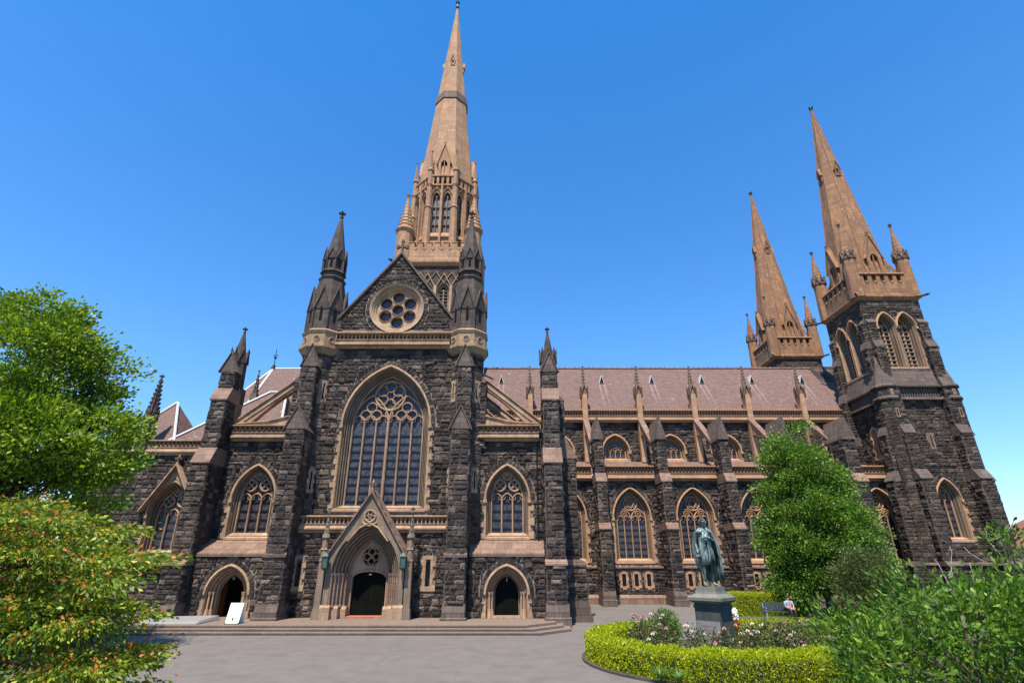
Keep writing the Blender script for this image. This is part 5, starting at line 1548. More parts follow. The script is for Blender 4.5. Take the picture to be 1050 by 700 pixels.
# ================================================================ background building at the far right
bb = thing('far_building', (92, 80, 0), 'low building with a red-brown roof behind the right tower, at the right edge', 'building')
mb = MB(); mb.box(80, 118, 80, 100, 0, 5.2); mb.build('wall', 'render', bb)
mb = MB(); mb.add([(79.3, 79.3, 5.2), (118.7, 79.3, 5.2), (118.7, 100.7, 5.2), (79.3, 100.7, 5.2), (84, 89, 10.2), (112, 89, 10.2)], [(0, 1, 5, 4), (1, 2, 5), (2, 3, 4, 5), (3, 0, 4), (3, 2, 1, 0)]); mb.build('roof', 'brownroof', bb)
mb = MB()
for k in range(7):
    x = 84 + k * 5; mb.box(x, x + 1.6, 79.95, 80.05, 1.4, 3.6)
mb.build('windows', 'glass', bb)

# ================================================================ PLANTS
def leaf_mesh(name, P, D, size, mat, parent, tip=None, asp=0.5, seed=0, fold=0.12, o0=None):
    """one folded rhombic leaf per point; P (n,3) positions, D (n,3) leaf directions"""
    r = np.random.default_rng(seed); n = len(P)
    D = D / (np.linalg.norm(D, axis=1, keepdims=True) + 1e-9)
    rv = r.normal(size=(n, 3)); rv[:, 2] *= 0.35
    S = np.cross(D, np.cross(rv, D) * 0 + rv); S = S / (np.linalg.norm(S, axis=1, keepdims=True) + 1e-9)
    Nn = np.cross(D, S)
    sz = size * r.uniform(0.65, 1.3, (n, 1))
    V = np.empty((n, 4, 3))
    V[:, 0] = P; V[:, 1] = P + D * sz * 0.5 + S * sz * asp * 0.5 + Nn * sz * fold
    V[:, 2] = P + D * sz; V[:, 3] = P + D * sz * 0.5 - S * sz * asp * 0.5 + Nn * sz * fold
    org = ORG[parent.name] if parent else Vector((0, 0, 0))
    V = V.reshape(-1, 3) - np.array(org)
    me = bpy.data.meshes.new(name)
    me.vertices.add(4 * n); me.vertices.foreach_set('co', V.astype(np.float32).ravel())
    me.loops.add(4 * n); me.loops.foreach_set('vertex_index', np.arange(4 * n, dtype=np.int32))
    me.polygons.add(n); me.polygons.foreach_set('loop_start', np.arange(n, dtype=np.int32) * 4)
    me.polygons.foreach_set('loop_total', np.full(n, 4, dtype=np.int32))
    me.update(calc_edges=True)
    if tip is not None:
        at = me.attributes.new('tip', 'FLOAT', 'POINT'); at.data.foreach_set('value', np.repeat(tip, 4).astype(np.float32))
    me.materials.append(mat)
    ob = bpy.data.objects.new(name, me); COL.objects.link(ob)
    if parent: ob.parent = parent
    ORG[ob.name] = org
    return ob

def unit(n, r):
    v = r.normal(size=(n, 3)); return v / np.linalg.norm(v, axis=1, keepdims=True)

def in_blobs(blobs, n, r, shell=0.62):
    """random clump centres spread in a union of ellipsoids (cx,cy,cz,rx,ry,rz)"""
    vol = np.array([b[3] * b[4] * b[5] for b in blobs]); idx = r.choice(len(blobs), n, p=vol / vol.sum())
    B = np.array(blobs)[idx]; u = unit(n, r); rad = (shell + (1 - shell) * r.random(n)) ** 1.0
    return B[:, :3] + u * B[:, 3:] * rad[:, None], u, B

def crown(name, parent, blobs, clumps, per, csize, leaf, mat, seed, flat=0.6, droop=0.0, up=0.4, asp=0.5, shell=0.6, tipf=None):
    r = np.random.default_rng(seed)
    C, U, B = in_blobs(blobs, clumps, r, shell)
    cs = csize * r.uniform(0.5, 1.3, clumps)
    m = (per * (cs / csize) ** 1.6).astype(int) + 3
    cid = np.repeat(np.arange(clumps), m); n = len(cid)
    g = r.normal(size=(n, 3)) * 0.5; g[:, 2] *= flat
    ln = np.linalg.norm(g, axis=1, keepdims=True); g = g / np.maximum(ln, 1.0 * 1e-9) * np.minimum(ln, 1.15)
    P = C[cid] + g * cs[cid][:, None]
    D = g * 1.2 + U[cid] * 0.8 + r.normal(size=(n, 3)) * 0.55; D[:, 2] += up - droop
    tip = None
    if tipf is not None:
        # young growth: the outermost, topmost leaves of each clump
        tip = np.clip((g[:, 2] / max(flat, 0.1)) * 1.4 + r.normal(size=n) * 0.3 + tipf, 0, 1)
    return leaf_mesh(name, P, D, leaf, mat, parent, tip, asp, seed), C

def limbs(name, parent, base, top, C, seed, r0=0.2, k=26, mat='bark', lean=0.0):
    r = random.Random(seed); mb = MB(); base = Vector(base); top = Vector(top)
    n = 8; pts = []; rad = []
    for i in range(n + 1):
        t = i / n; p = base.lerp(top, t) + Vector((math.sin(t * 5 + seed) * 0.12, math.cos(t * 4 + seed) * 0.12, 0)) * r0 * 4
        pts.append(p); rad.append(r0 * (1 - 0.8 * t) + 0.02)
    rad[0] *= 1.5
    mb.tube(pts, rad, 9)
    ids = list(range(len(C))); r.shuffle(ids)
    for j in ids[:k]:
        c = Vector(C[j]); t = min(0.92, max(0.12, (c.z - base.z) / max(0.1, (top.z - base.z)) * 0.6)); i = t * n
        p = pts[int(i)].lerp(pts[min(n, int(i) + 1)], i - int(i)); q = rad[int(i)] * 0.5
        mid = p.lerp(c, 0.5) + Vector((r.uniform(-.2, .2), r.uniform(-.2, .2), 0.25)) * (c - p).length * 0.3
        mb.tube([p, p.lerp(mid, 0.5), mid, mid.lerp(c, 0.55), c], [q, q * 0.8, q * 0.6, q * 0.35, 0.008], 6)
    return mb.build(name, mat, parent, smooth=True)

Lm = {}
Lm['maple'] = leafmat('bright_green_leaf', [(0.15, (0.03, 0.078, 0.006)), (0.5, (0.115, 0.20, 0.010)), (0.9, (0.34, 0.41, 0.03))], 0.3)
Lm['redtip'] = leafmat('yellow_green_leaf', [(0.15, (0.025, 0.065, 0.008)), (0.45, (0.11, 0.19, 0.012)), (0.85, (0.36, 0.38, 0.025))], 0.25, 0.5, 1.6, tip=(0.50, 0.165, 0.03))
Lm['mid'] = leafmat('mid_green_leaf', [(0.15, (0.028, 0.072, 0.010)), (0.5, (0.085, 0.175, 0.018)), (0.9, (0.23, 0.33, 0.04))], 0.3)
Lm['glossy'] = leafmat('glossy_green_leaf', [(0.15, (0.018, 0.055, 0.006)), (0.5, (0.065, 0.15, 0.010)), (0.9, (0.24, 0.35, 0.035))], 0.3, 0.5)
Lm['olive'] = leafmat('olive_leaf', [(0.15, (0.03, 0.055, 0.014)), (0.5, (0.07, 0.10, 0.022)), (0.9, (0.15, 0.16, 0.05))], 0.28)
Lm['box'] = leafmat('box_leaf', [(0.15, (0.12, 0.19, 0.006)), (0.5, (0.32, 0.38, 0.008)), (0.9, (0.55, 0.54, 0.012))], 0.35, 0.45, 3.0)
Lm['rose'] = leafmat('rose_leaf', [(0.15, (0.035, 0.06, 0.02)), (0.5, (0.075, 0.105, 0.035)), (0.9, (0.20, 0.17, 0.07))], 0.25)
Lm['grass'] = leafmat('strap_leaf', [(0.15, (0.06, 0.12, 0.02)), (0.9, (0.16, 0.27, 0.05))], 0.3)
Lm['petalpink'] = plain('pink_petal', (0.70, 0.36, 0.38), 0.6, 0, 0.1)
Lm['petalwhite'] = plain('pale_petal', (0.80, 0.68, 0.58), 0.6, 0, 0.08)
Lm['petalyellow'] = plain('yellow_petal', (0.75, 0.60, 0.08), 0.6, 0, 0.08)

# big bright tree on the left
t = thing('broadleaf_tree', (-20.2, 21.5, 0), 'tall bright green leafy tree at the left edge, against the sky', 'tree')
bl = [(-21.4, 21.5, 10.9, 3.6, 3.2, 3.1), (-19.5, 21.5, 10.3, 2.7, 3.0, 2.3), (-21.5, 21.0, 7.6, 4.6, 3.2, 2.6), (-17.9, 21.5, 7.9, 2.4, 2.6, 2.0), (-19.3, 21.5, 5.0, 3.4, 3.0, 1.9), (-16.9, 21.5, 6.9, 1.2, 1.5, 1.1), (-16.8, 21.5, 4.6, 1.1, 1.5, 0.8), (-21.0, 21.5, 13.2, 2.2, 2.2, 1.2), (-22.6, 21.5, 4.5, 3, 3, 2.2)]
cr, C = crown('crown', t, bl, 330, 330, 0.95, 0.165, Lm['maple'], 3, 0.5, 0.0, 0.3, 0.62, 0.6)
limbs('trunk', t, (-20.2, 21.5, -0.1), (-20.4, 21.5, 11), C, 3, 0.32, 46)

# red-tipped shrub tree in the left foreground
t = thing('red_tipped_shrub', (-9.4, 10.4, 0), 'large yellow-green shrub with orange-red leaf tips in the lower left corner', 'shrub')
bl = [(-10.2, 10.6, 3.85, 2.6, 1.8, 0.55), (-9.0, 10.4, 3.25, 2.3, 1.7, 0.55), (-9.9, 10.4, 2.45, 3.2, 2.0, 0.55), (-7.6, 10.3, 2.45, 1.5, 1.4, 0.42), (-9.0, 10.4, 1.55, 3.0, 1.9, 0.5), (-7.1, 10.3, 1.75, 1.25, 1.3, 0.28), (-8.3, 10.5, 0.8, 2.3, 1.7, 0.5), (-11.6, 11, 3.4, 2, 1.8, 1.0), (-7.2, 10.3, 1.0, 1.1, 1.2, 0.22), (-7.9, 10.3, 3.0, 1.3, 1.3, 0.3)]
cr, C = crown('foliage', t, bl, 430, 190, 0.50, 0.10, Lm['redtip'], 5, 0.22, 0.5, 0.05, 0.45, 0.55, tipf=-0.12)
limbs('branches', t, (-9.4, 10.6, -0.1), (-9.4, 10.6, 2.2), C, 5, 0.07, 110)
for dx, dy in ((0.7, 0.2), (-1.2, 0.3), (1.3, -0.3)):
    pass

# central green tree by the nave
t = thing('garden_tree', (20.9, 38.5, 0), 'bushy mid-green conical tree in front of the nave, behind the statue', 'tree')
bl = [(20.6, 38.5, 10.9, 1.8, 1.6, 1.6), (20.8, 38.5, 9.4, 2.6, 2.2, 1.7), (20.5, 38.5, 7.2, 3.1, 2.8, 1.9), (20.9, 38.4, 5.2, 3.6, 3.0, 2.0), (21.2, 38.4, 3.2, 3.5, 3.0, 1.8), (18.6, 38.3, 4.6, 1.4, 1.6, 2.2), (22.6, 38.3, 6.7, 1.2, 1.6, 1.2), (19.2, 38.3, 2.1, 2.0, 1.8, 1.4)]
cr, C = crown('crown', t, bl, 300, 300, 0.90, 0.18, Lm['mid'], 8, 0.55, 0.15, 0.3, 0.6, 0.62)
limbs('trunk', t, (20.9, 38.7, -0.1), (20.5, 38.7, 10.5), C, 8, 0.24, 40)
# olive coloured bush under it
t = thing('olive_bush', (17.6, 29.4, 0), 'twiggy olive-green bush in front of the conical tree, right of the bench', 'bush')
bl = [(17.5, 29.4, 1.5, 1.5, 1.3, 1.3), (18.3, 29.4, 2.8, 1.2, 1.1, 1.3), (17.2, 29.4, 2.9, 0.7, 0.7, 1.5)]
cr, C = crown('foliage', t, bl, 230, 60, 0.42, 0.13, Lm['olive'], 9, 0.7, 0.1, 0.3, 0.4, 0.45)
limbs('branches', t, (17.6, 29.5, -0.05), (17.7, 29.5, 3.0), C, 9, 0.08, 30)

# right foreground shrubs: several plants
def glossy(loc, label, blobs, seed, clumps, leaf=0.12, mat='glossy', per=34):
    t = thing('glossy_shrub', loc, label, 'shrub', 'leafy shrubs in the lower right corner')
    cr, C = crown('foliage', t, blobs, clumps, per, 0.34, leaf, Lm[mat], seed, 0.8, 0.0, 0.55, 0.36, 0.5)
    limbs('branches', t, (loc[0], loc[1], -0.05), (loc[0], loc[1], blobs[0][2]), C, seed, 0.06, 60)
glossy((7.6, 10.0, 0), 'large glossy-leaved shrub filling the lower right, in front of the clipped hedge', [(7.4, 10.0, 2.45, 1.2, 1.2, 0.75), (6.3, 10.0, 1.75, 1.0, 1.0, 0.6), (5.7, 10.0, 1.2, 0.5, 0.6, 0.4), (6.6, 10.2, 2.7, 0.5, 0.6, 0.35), (5.75, 10.0, 2.25, 0.5, 0.6, 0.45), (8.2, 10.0, 1.1, 1.6, 1.2, 1.0), (7.2, 10.2, 0.5, 1.8, 1.2, 0.6), (8.6, 10, 2.5, 0.8, .8, 0.5)], 21, 330, 0.14, 'glossy', 30)
glossy((9.9, 10.6, 0), 'glossy-leaved shrub in the bottom right corner, below the tall sprouting sapling', [(9.9, 10.6, 2.35, 1.5, 1.2, 0.75), (9.6, 10.6, 0.9, 1.9, 1.3, 0.8), (11.4, 10.8, 2.0, 1.3, 1.1, 0.8)], 22, 320, 0.14, 'glossy', 30)
glossy((10.8, 12.2, 0), 'upright young sapling with bright leaf shoots standing above the shrubs at the right edge', [(10.9, 12.2, 3.0, 0.30, 0.30, 0.75), (10.7, 12.2, 3.75, 0.2, 0.2, 0.3), (11.2, 12.2, 2.4, 0.6, 0.5, 0.5), (10.9, 12.2, 1.7, 0.9, 0.7, 0.6)], 23, 150, 0.15)
glossy((10.1, 15.6, 0), 'looser pale shrub with rose blooms beside the circular bed, right of the statue', [(10.4, 15.4, 1.6, 1.4, 1.1, 0.6), (9.8, 15.6, 1.0, 1.5, 1.2, 0.8), (12.2, 15.6, 1.9, 1.6, 1.2, 0.8)], 24, 330, 0.13)
glossy((20.5, 21.5, 0), 'dense dark shrub mass before the tower base, behind the foreground shrubs', [(19.8, 21.8, 1.3, 3.0, 1.5, 1.3), (16.4, 22.0, 1.3, 1.8, 1.4, 1.2)], 25, 420, 0.15, 'mid', 44)

# bare curling twigs at the right
t = thing('bare_branched_shrub', (12.4, 13.6, 0), 'bare shrub with pale grey curling branches at the right edge, before the tower', 'shrub')
mb = MB(); r_ = random.Random(4)
for k in range(16):
    p = Vector((12.2 + r_.uniform(-1.3, 0.9), 13.6 + r_.uniform(-.4, .4), r_.uniform(0.9, 1.7))); p0_ = p.copy(); pts = [p.copy()]; rad = [0.016]
    d = Vector((r_.uniform(-1.0, 0.8), r_.uniform(-.3, .3), 0.9)); ph = r_.uniform(0, 6)
    for i in range(16):
        d = d + Vector((math.sin(ph + i * 0.8) * 0.38, r_.uniform(-.2, .2), math.cos(ph + i * 0.9) * 0.3 - 0.05)); d.normalize()
        p = p + d * 0.19; pts.append(p.copy()); rad.append(0.016 * (1 - i / 17) + 0.005)
        if i in (6, 9, 12):
            q = p.copy(); e = d.cross(Vector((0, 1, 0.2))).normalized() * (1 if i % 2 else -1); sub = [q.copy()]
            for j in range(6): e = (e + Vector((r_.uniform(-.4, .4), r_.uniform(-.2, .2), 0.25))).normalized(); q = q + e * 0.16; sub.append(q.copy())
            mb.tube(sub, [0.014] * 3 + [0.01] * 4, 5)
    mb.tube([(12.4, 13.6, -0.05), (p0_.x * .3 + 12.4 * .7, 13.6, 0.7), tuple(p0_)], [0.04, 0.03, 0.022], 6)
    mb.tube(pts, rad, 6)
mb.build('branches', 'twig', t, smooth=True)

# ---- circular rose bed round the statue
M['hedgecore'] = plain('inner_twigs', (0.05, 0.06, 0.02), 0.9)
BX, BY, BR = 7.55, 21.9, 4.45
def hedge_seg(name, label, pts, w, h, seed, leafn=1300, cat='hedge', group=None, z0=0):
    """clipped hedge along a path of (x,y): leafy skin over a dark twiggy core"""
    t = thing(name, (pts[0][0], pts[0][1], z0), label, cat, group)
    r = np.random.default_rng(seed); Ps = []; Ds = []
    P2 = [Vector(p) for p in pts]
    core = MB(); ring = []
    for i in range(len(P2)):
        tt = (P2[min(i + 1, len(P2) - 1)] - P2[max(i - 1, 0)]).normalized(); nn = Vector((-tt.y, tt.x))
        ring.append([P2[i] + nn * (w / 2 - 0.2), P2[i] - nn * (w / 2 - 0.2)])
    for i in range(len(P2) - 1):
        a, b2, c, d = ring[i][0], ring[i][1], ring[i + 1][1], ring[i + 1][0]
        core.hexa([(a.x, a.y, z0), (b2.x, b2.y, z0), (c.x, c.y, z0), (d.x, d.y, z0), (a.x, a.y, z0 + h - 0.2), (b2.x, b2.y, z0 + h - 0.2), (c.x, c.y, z0 + h - 0.2), (d.x, d.y, z0 + h - 0.2)])
        L = (P2[i + 1] - P2[i]).length; n = int(leafn * L * (w + 2 * h))
        tt = (P2[i + 1] - P2[i]).normalized(); nn = Vector((-tt.y, tt.x))
        s = r.random(n); f = r.random(n) * (w + 2 * h)
        off = np.where(f < h, -w / 2, np.where(f < h + w, f - h - w / 2, w / 2)); zz = np.where(f < h, f, np.where(f < h + w, h, f - h - w))
        ox = np.where(f < h, -1.0, np.where(f < h + w, 0.0, 1.0)); oz = np.where((f >= h) & (f < h + w), 1.0, 0.0)
        lump = 0.03 * np.sin(s * L * 5 + i * 1.7 + f * 3) + 0.03 * np.sin(s * L * 13 + f * 9)
        base = np.array(P2[i])[None, :] + np.array(tt)[None, :] * (s * L)[:, None] + np.array(nn)[None, :] * (off + ox * lump)[:, None]
        z = z0 + zz + oz * lump
        inn = r.random(n) ** 1.5 * 0.22 - 0.03
        P = np.stack([base[:, 0] - nn[0] * ox * inn, base[:, 1] - nn[1] * ox * inn, z - oz * inn], 1)
        D = np.stack([nn[0] * ox, nn[1] * ox, oz], 1) + r.normal(size=(n, 3)) * 0.65; D[:, 2] += 0.3
        Ps.append(P); Ds.append(D)
    for e, sgn in ((0, -1), (len(P2) - 1, 1)):   # leafy ends
        tt = (P2[1] - P2[0]).normalized() if e == 0 else (P2[-1] - P2[-2]).normalized(); nn = Vector((-tt.y, tt.x)); n = int(leafn * w * h)
        a = r.uniform(-w / 2, w / 2, n); zz = r.uniform(0, h, n); inn = r.random(n) * 0.2 - 0.08
        Ps.append(np.stack([P2[e].x + nn.x * a + tt.x * sgn * inn, P2[e].y + nn.y * a + tt.y * sgn * inn, z0 + zz], 1))
        D = r.normal(size=(n, 3)) * 0.65; D[:, 0] += tt.x * sgn; D[:, 1] += tt.y * sgn; Ds.append(D)
    core.build('core', 'hedgecore', t)
    leaf_mesh('foliage', np.concatenate(Ps), np.concatenate(Ds), 0.062, Lm['box'], t, None, 0.65, seed)
    return t
def arcpts(a0, a1, rr, n): return [(BX + rr * math.cos(R(a)), BY + rr * math.sin(R(a))) for a in np.linspace(a0, a1, n)]
hedge_seg('box_hedge', 'clipped lime-green ring hedge round the statue bed, in front', arcpts(96, 236, 4.35, 26), 0.85, 0.82, 31)
hedge_seg('box_hedge', 'clipped lime-green hedge along the front right of the rose bed, before the foreground shrubs', arcpts(240, 345, 4.45, 20), 1.0, 0.86, 32)
hedge_seg('box_hedge', 'clipped hedge at the back right of the statue bed', arcpts(20, 78, 4.3, 12), 0.7, 0.7, 33)
hedge_seg('box_hedge', 'low clipped hedge behind the statue bed, before the bench', [(10.5, 29.0), (12.5, 29.2), (15, 29.4), (17, 29.6)], 0.8, 0.6, 34)
hedge_seg('box_hedge', 'taller clipped hedge behind the park bench, below the conical tree', [(13.2, 38.6), (15, 38.8), (17, 38.9), (19.5, 39.0)], 1.0, 1.35, 35)
mb = MB()
for i in range(64):
    a0, a1 = R(i * 360 / 64), R((i + 1) * 360 / 64); q = []
    for a, rr in ((a0, 4.9), (a1, 4.9), (a1, 5.0), (a0, 5.0)): q.append((BX + rr * math.cos(a), BY + rr * math.sin(a)))
    mb.hexa([(p[0], p[1], -0.05) for p in q] + [(p[0], p[1], 0.07) for p in q])
k_ = mb.build('kerb', 'stepdark', None); k_['kind'] = 'structure'
sheet('bed_soil', [(BX + 4.9 * math.cos(R(a)), BY + 4.9 * math.sin(R(a))) for a in range(0, 360, 8)], 0.05, 'soil')
# garden bed at the right and left
sheet('right_bed_soil', [(12, 6), (40, 6), (44, 30), (44, 46.5), (19, 46.5), (14, 38.0), (11.5, 27), (13.2, 20), (9, 14)], 0.008, 'soil')
sheet('left_bed_soil', [(-9.5, 6), (-9.5, 11), (-12.2, 16), (-17, 24.5), (-22, 28.5), (-36, 34), (-40, 6)], 0.008, 'soil')

# roses
def rose_bush(loc, seed, h, petal, nfl):
    t = thing('rose_bush', (loc[0], loc[1], 0.05), None, 'rose bush', 'rose bushes round the statue')
    r = np.random.default_rng(seed)
    bl = [(loc[0], loc[1], h * 0.55, 0.42, 0.42, h * 0.42), (loc[0] + 0.15, loc[1], h * 0.75, 0.3, 0.3, h * 0.25)]
    cr, C = crown('foliage', t, bl, 34, 26, 0.22, 0.085, Lm['rose'], seed, 0.9, 0, 0.3, 0.55, 0.3)
    mb = MB()
    for j in range(9):
        c = C[j]; mb.tube([(loc[0] + r.uniform(-.06, .06), loc[1] + r.uniform(-.06, .06), 0), ((loc[0] + c[0]) / 2, (loc[1] + c[1]) / 2, c[2] * 0.6), tuple(c)], [0.014, 0.01, 0.006], 5)
    mb.build('stems', 'bark', t)
    for j in range(nfl):
        c = C[int(r.integers(len(C)))] + np.array([r.uniform(-.1, .1), -0.12, 0.18]); mb = MB()
        for k in range(3):
            rr = 0.065 - 0.016 * k
            for m in range(5):
                a = m * 1.2566 + k * 0.6; b2 = a + 1.0
                mb.add([c, c + np.array([rr * math.cos(a), rr * math.sin(a), 0.02 + 0.02 * k]), c + np.array([1.15 * rr * math.cos((a + b2) / 2), 1.15 * rr * math.sin((a + b2) / 2), 0.055 + 0.02 * k]), c + np.array([rr * math.cos(b2), rr * math.sin(b2), 0.02 + 0.02 * k])], [(0, 1, 2, 3)])
        mb.build('bloom', petal, t, recalc=False)
    return t
rl = [(4.6, 22.0, 1.15, 'petalpink', 5, 'rose bush with pink blooms at the left end of the round bed'),
      (5.3, 21.0, 1.05, 'petalpink', 5, 'pink rose bush at the front left of the bed, just inside the hedge'),
      (5.6, 22.9, 1.25, 'petalwhite', 4, 'pale rose bush left of the statue pedestal'),
      (6.0, 20.0, 1.0, 'petalwhite', 4, 'pale-flowered rose bush near the front hedge, left of the pedestal'),
      (6.7, 19.5, 1.1, 'petalpink', 6, 'pink-flowered rose bush directly before the pedestal plaque'),
      (7.6, 19.3, 1.15, 'petalwhite', 3, 'leafy pale rose bush before the right side of the pedestal'),
      (8.6, 19.4, 1.2, 'petalpink', 2, 'sparse rose bush front right of the pedestal'),
      (9.4, 20.0, 1.05, 'petalwhite', 3, 'pale rose bush beside the front right hedge'),
      (10.0, 21.0, 1.15, 'petalpink', 3, 'pink rose bush at the right end of the bed'),
      (9.3, 22.4, 1.1, 'petalwhite', 3, 'pale rose bush right of the pedestal'),
      (8.7, 23.9, 1.1, 'petalyellow', 3, 'yellow rose bush behind the right corner of the pedestal'),
      (10.3, 22.6, 1.0, 'petalpink', 2, 'rose bush in the back right of the bed'),
      (4.9, 20.3, 0.85, 'petalwhite', 3, 'small pale rose bush against the left front hedge'),
      (8.0, 20.4, 0.95, 'petalwhite', 3, 'low pale rose bush at the foot of the pedestal'),
      (10.9, 21.6, 1.2, 'petalpink', 3, 'tall pink rose bush near the foreground shrubs')]
for i, (x, y, h, pc, nf, lb) in enumerate(rl):
    o = rose_bush((x, y), 50 + i, h * 1.2, Lm[pc], nf + 1); o['label'] = lb
# rounded green shrub left of the pedestal
t = thing('rounded_shrub', (6.4, 24.6, 0.05), 'rounded bright green shrub behind the left of the statue pedestal', 'shrub')
cr, C = crown('foliage', t, [(6.35, 24.6, 0.8, 0.55, 0.5, 0.6)], 90, 46, 0.2, 0.11, Lm['grass'], 77, 0.8, 0, 0.4, 0.4, 0.4); limbs('branches', t, (6.35, 24.6, 0), (6.35, 24.6, 0.9), C, 77, 0.03, 14)
# strappy tufts before the hedge
for i, (x, y, lb) in enumerate(((4.35, 17.95, 'strappy green tuft at the foot of the hedge, nearest the kerb'), (4.75, 17.6, 'strappy green tuft against the hedge, right of its twin'))):
    t = thing('strappy_plant', (x, y, 0.05), lb, 'plant', 'strappy plants before the hedge'); r_ = random.Random(i); mb = MB()
    for k in range(120):
        a = r_.uniform(0, 6.28); L = r_.uniform(0.4, 0.75); w_ = 0.012; dx, dy = math.cos(a), math.sin(a); px, py = -dy * w_, dx * w_; rows = []
        for j in range(5):
            t_ = j / 4; rr = L * 0.62 * t_; z = 0.05 + L * (1.25 * t_ - 0.75 * t_ * t_); ww = 1 - 0.85 * t_
            rows.append(((x + dx * rr + px * ww, y + dy * rr + py * ww, z), (x + dx * rr - px * ww, y + dy * rr - py * ww, z)))
        mb.add([p for rw_ in rows for p in rw_], [(2 * j, 2 * j + 1, 2 * j + 3, 2 * j + 2) for j in range(4)])
    mb.build('leaves', Lm['grass'], t, recalc=False)
# flower bed at tower base
for i, (x, y, pc, lb) in enumerate(((33.5, 38, 'petalyellow', 'yellow-flowered low plants before the tower base'), (29.5, 37.5, 'petalpink', 'reddish bedding plants before the tower base, left of the yellow ones'))):
    t = thing('bedding_plants', (x, y, 0), lb, 'flower bed'); cr, C = crown('foliage', t, [(x, y, 0.9, 2.4, 1.0, 0.7)], 160, 26, 0.35, 0.12, Lm['rose'], 90 + i, 0.7, 0, 0.3, 0.5, 0.4)
    cr2, C2 = crown('blooms', t, [(x, y, 1.2, 2.2, 0.9, 0.5)], 60, 8, 0.2, 0.10, Lm[pc], 95 + i, 0.5, 0, 0.6, 0.9, 0.8)

# ================================================================ STATUE
SX, SY = 7.5, 22.0
st = thing('statue', (SX, SY, 0), 'green bronze statue of a cloaked man on a grey pedestal in the rose bed', 'statue')
def skin_body(name, joints, edges, mat, parent, sub=2, root=0):
    """joints: list of (x,y,z,r)"""
    o0 = ORG[parent.name] if parent else Vector((0, 0, 0))
    me = bpy.data.meshes.new(name); me.from_pydata([tuple(Vector(j[:3]) - o0) for j in joints], edges, [])
    me.materials.append(M[mat] if isinstance(mat, str) else mat)
    bm = bmesh.new(); bm.from_mesh(me); L = bm.verts.layers.skin.verify(); bm.verts.ensure_lookup_table()
    for i, j in enumerate(joints):
        rr = j[3] if hasattr(j[3], '__len__') else (j[3], j[3]); bm.verts[i][L].radius = rr; bm.verts[i][L].use_root = (i == root)
    bm.to_mesh(me); bm.free()
    ob = bpy.data.objects.new(name, me); COL.objects.link(ob)
    if parent: ob.parent = parent
    ORG[ob.name] = o0
    sk = ob.modifiers.new('skin', 'SKIN'); sk.use_smooth_shade = True
    sb = ob.modifiers.new('sub', 'SUBSURF'); sb.levels = sub; sb.render_levels = sub
    return ob
pz = 2.42   # top of the pedestal
def SP(x, y, z, r): return (SX + x, SY - y, pz + z, r)   # y towards the viewer
H_ = 2.42 / 1.8
def S(x, y, z, r):
    rr = (r[0] * H_, r[1] * H_) if hasattr(r, '__len__') else r * H_
    return (SX + x * H_, SY - y * H_, pz + 0.0 + z * H_, rr)
J = [S(0, 0, 0.93, (0.15, 0.12)), S(0, 0, 1.12, (0.15, 0.12)), S(0, 0.0, 1.32, (0.19, 0.13)), S(0, 0.0, 1.46, (0.15, 0.11)), S(0, 0.0, 1.53, 0.065), S(0, 0.03, 1.60, 0.085), S(0, 0.035, 1.70, 0.098), S(0, 0.03, 1.765, 0.075),
     S(-0.10, 0.0, 0.86, 0.10), S(-0.14, 0.07, 0.48, 0.065), S(-0.15, 0.05, 0.10, 0.045), S(-0.16, 0.10, 0.045, 0.045), S(-0.18, 0.22, 0.035, 0.035),
     S(0.10, 0.0, 0.86, 0.10), S(0.12, -0.02, 0.48, 0.065), S(0.14, -0.06, 0.10, 0.045), S(0.15, -0.02, 0.045, 0.045), S(0.19, 0.10, 0.035, 0.035),
     S(-0.21, 0.0, 1.42, 0.075), S(-0.29, 0.02, 1.15, 0.055), S(-0.27, 0.13, 0.92, 0.042), S(-0.26, 0.17, 0.84, 0.038),
     S(0.21, 0.0, 1.42, 0.075), S(0.29, 0.04, 1.17, 0.058), S(0.13, 0.18, 1.24, 0.044), S(0.05, 0.21, 1.29, 0.038),
     S(0, 0.115, 1.665, 0.016)]
Ed = [(0, 1), (1, 2), (2, 3), (3, 4), (4, 5), (5, 6), (6, 7), (0, 8), (8, 9), (9, 10), (10, 11), (11, 12), (0, 13), (13, 14), (14, 15), (15, 16), (16, 17), (3, 18), (18, 19), (19, 20), (20, 21), (3, 22), (22, 23), (23, 24), (24, 25)]
J = J[:26]
fig = skin_body('figure', J, Ed, 'bronze', st)
# face and hands
mb = MB()
def sph(mb, c, rx, ry, rz, n=10, m=7):
    vs = []; fs = []
    for i in range(m + 1):
        ph = math.pi * i / m
        for j in range(n):
            th = 2 * math.pi * j / n; vs.append((c[0] + rx * math.sin(ph) * math.cos(th), c[1] + ry * math.sin(ph) * math.sin(th), c[2] + rz * math.cos(ph)))
    for i in range(m):
        for j in range(n): fs.append((i * n + j, i * n + (j + 1) % n, (i + 1) * n + (j + 1) % n, (i + 1) * n + j))
    mb.add(vs, fs)
def SPt(x, y, z): return (SX + x * H_, SY - y * H_, pz + z * H_)
mb.tube([SPt(0, 0.115, 1.70), SPt(0, 0.155, 1.665), SPt(0, 0.12, 1.655)], [0.012 * H_, 0.02 * H_, 0.014 * H_], 6)
for sg in (-1, 1):
    sph(mb, SPt(sg * 0.035, 0.112, 1.695), 0.018, 0.012, 0.013); sph(mb, SPt(sg * 0.09, 0.03, 1.68), 0.018, 0.03, 0.045)
    mb.tube([SPt(sg * 0.015, 0.13, 1.715), SPt(sg * 0.055, 0.115, 1.717)], 0.012, 5)
mb.tube([SPt(-0.03, 0.122, 1.625), SPt(0, 0.132, 1.622), SPt(0.03, 0.122, 1.625)], 0.012, 5)
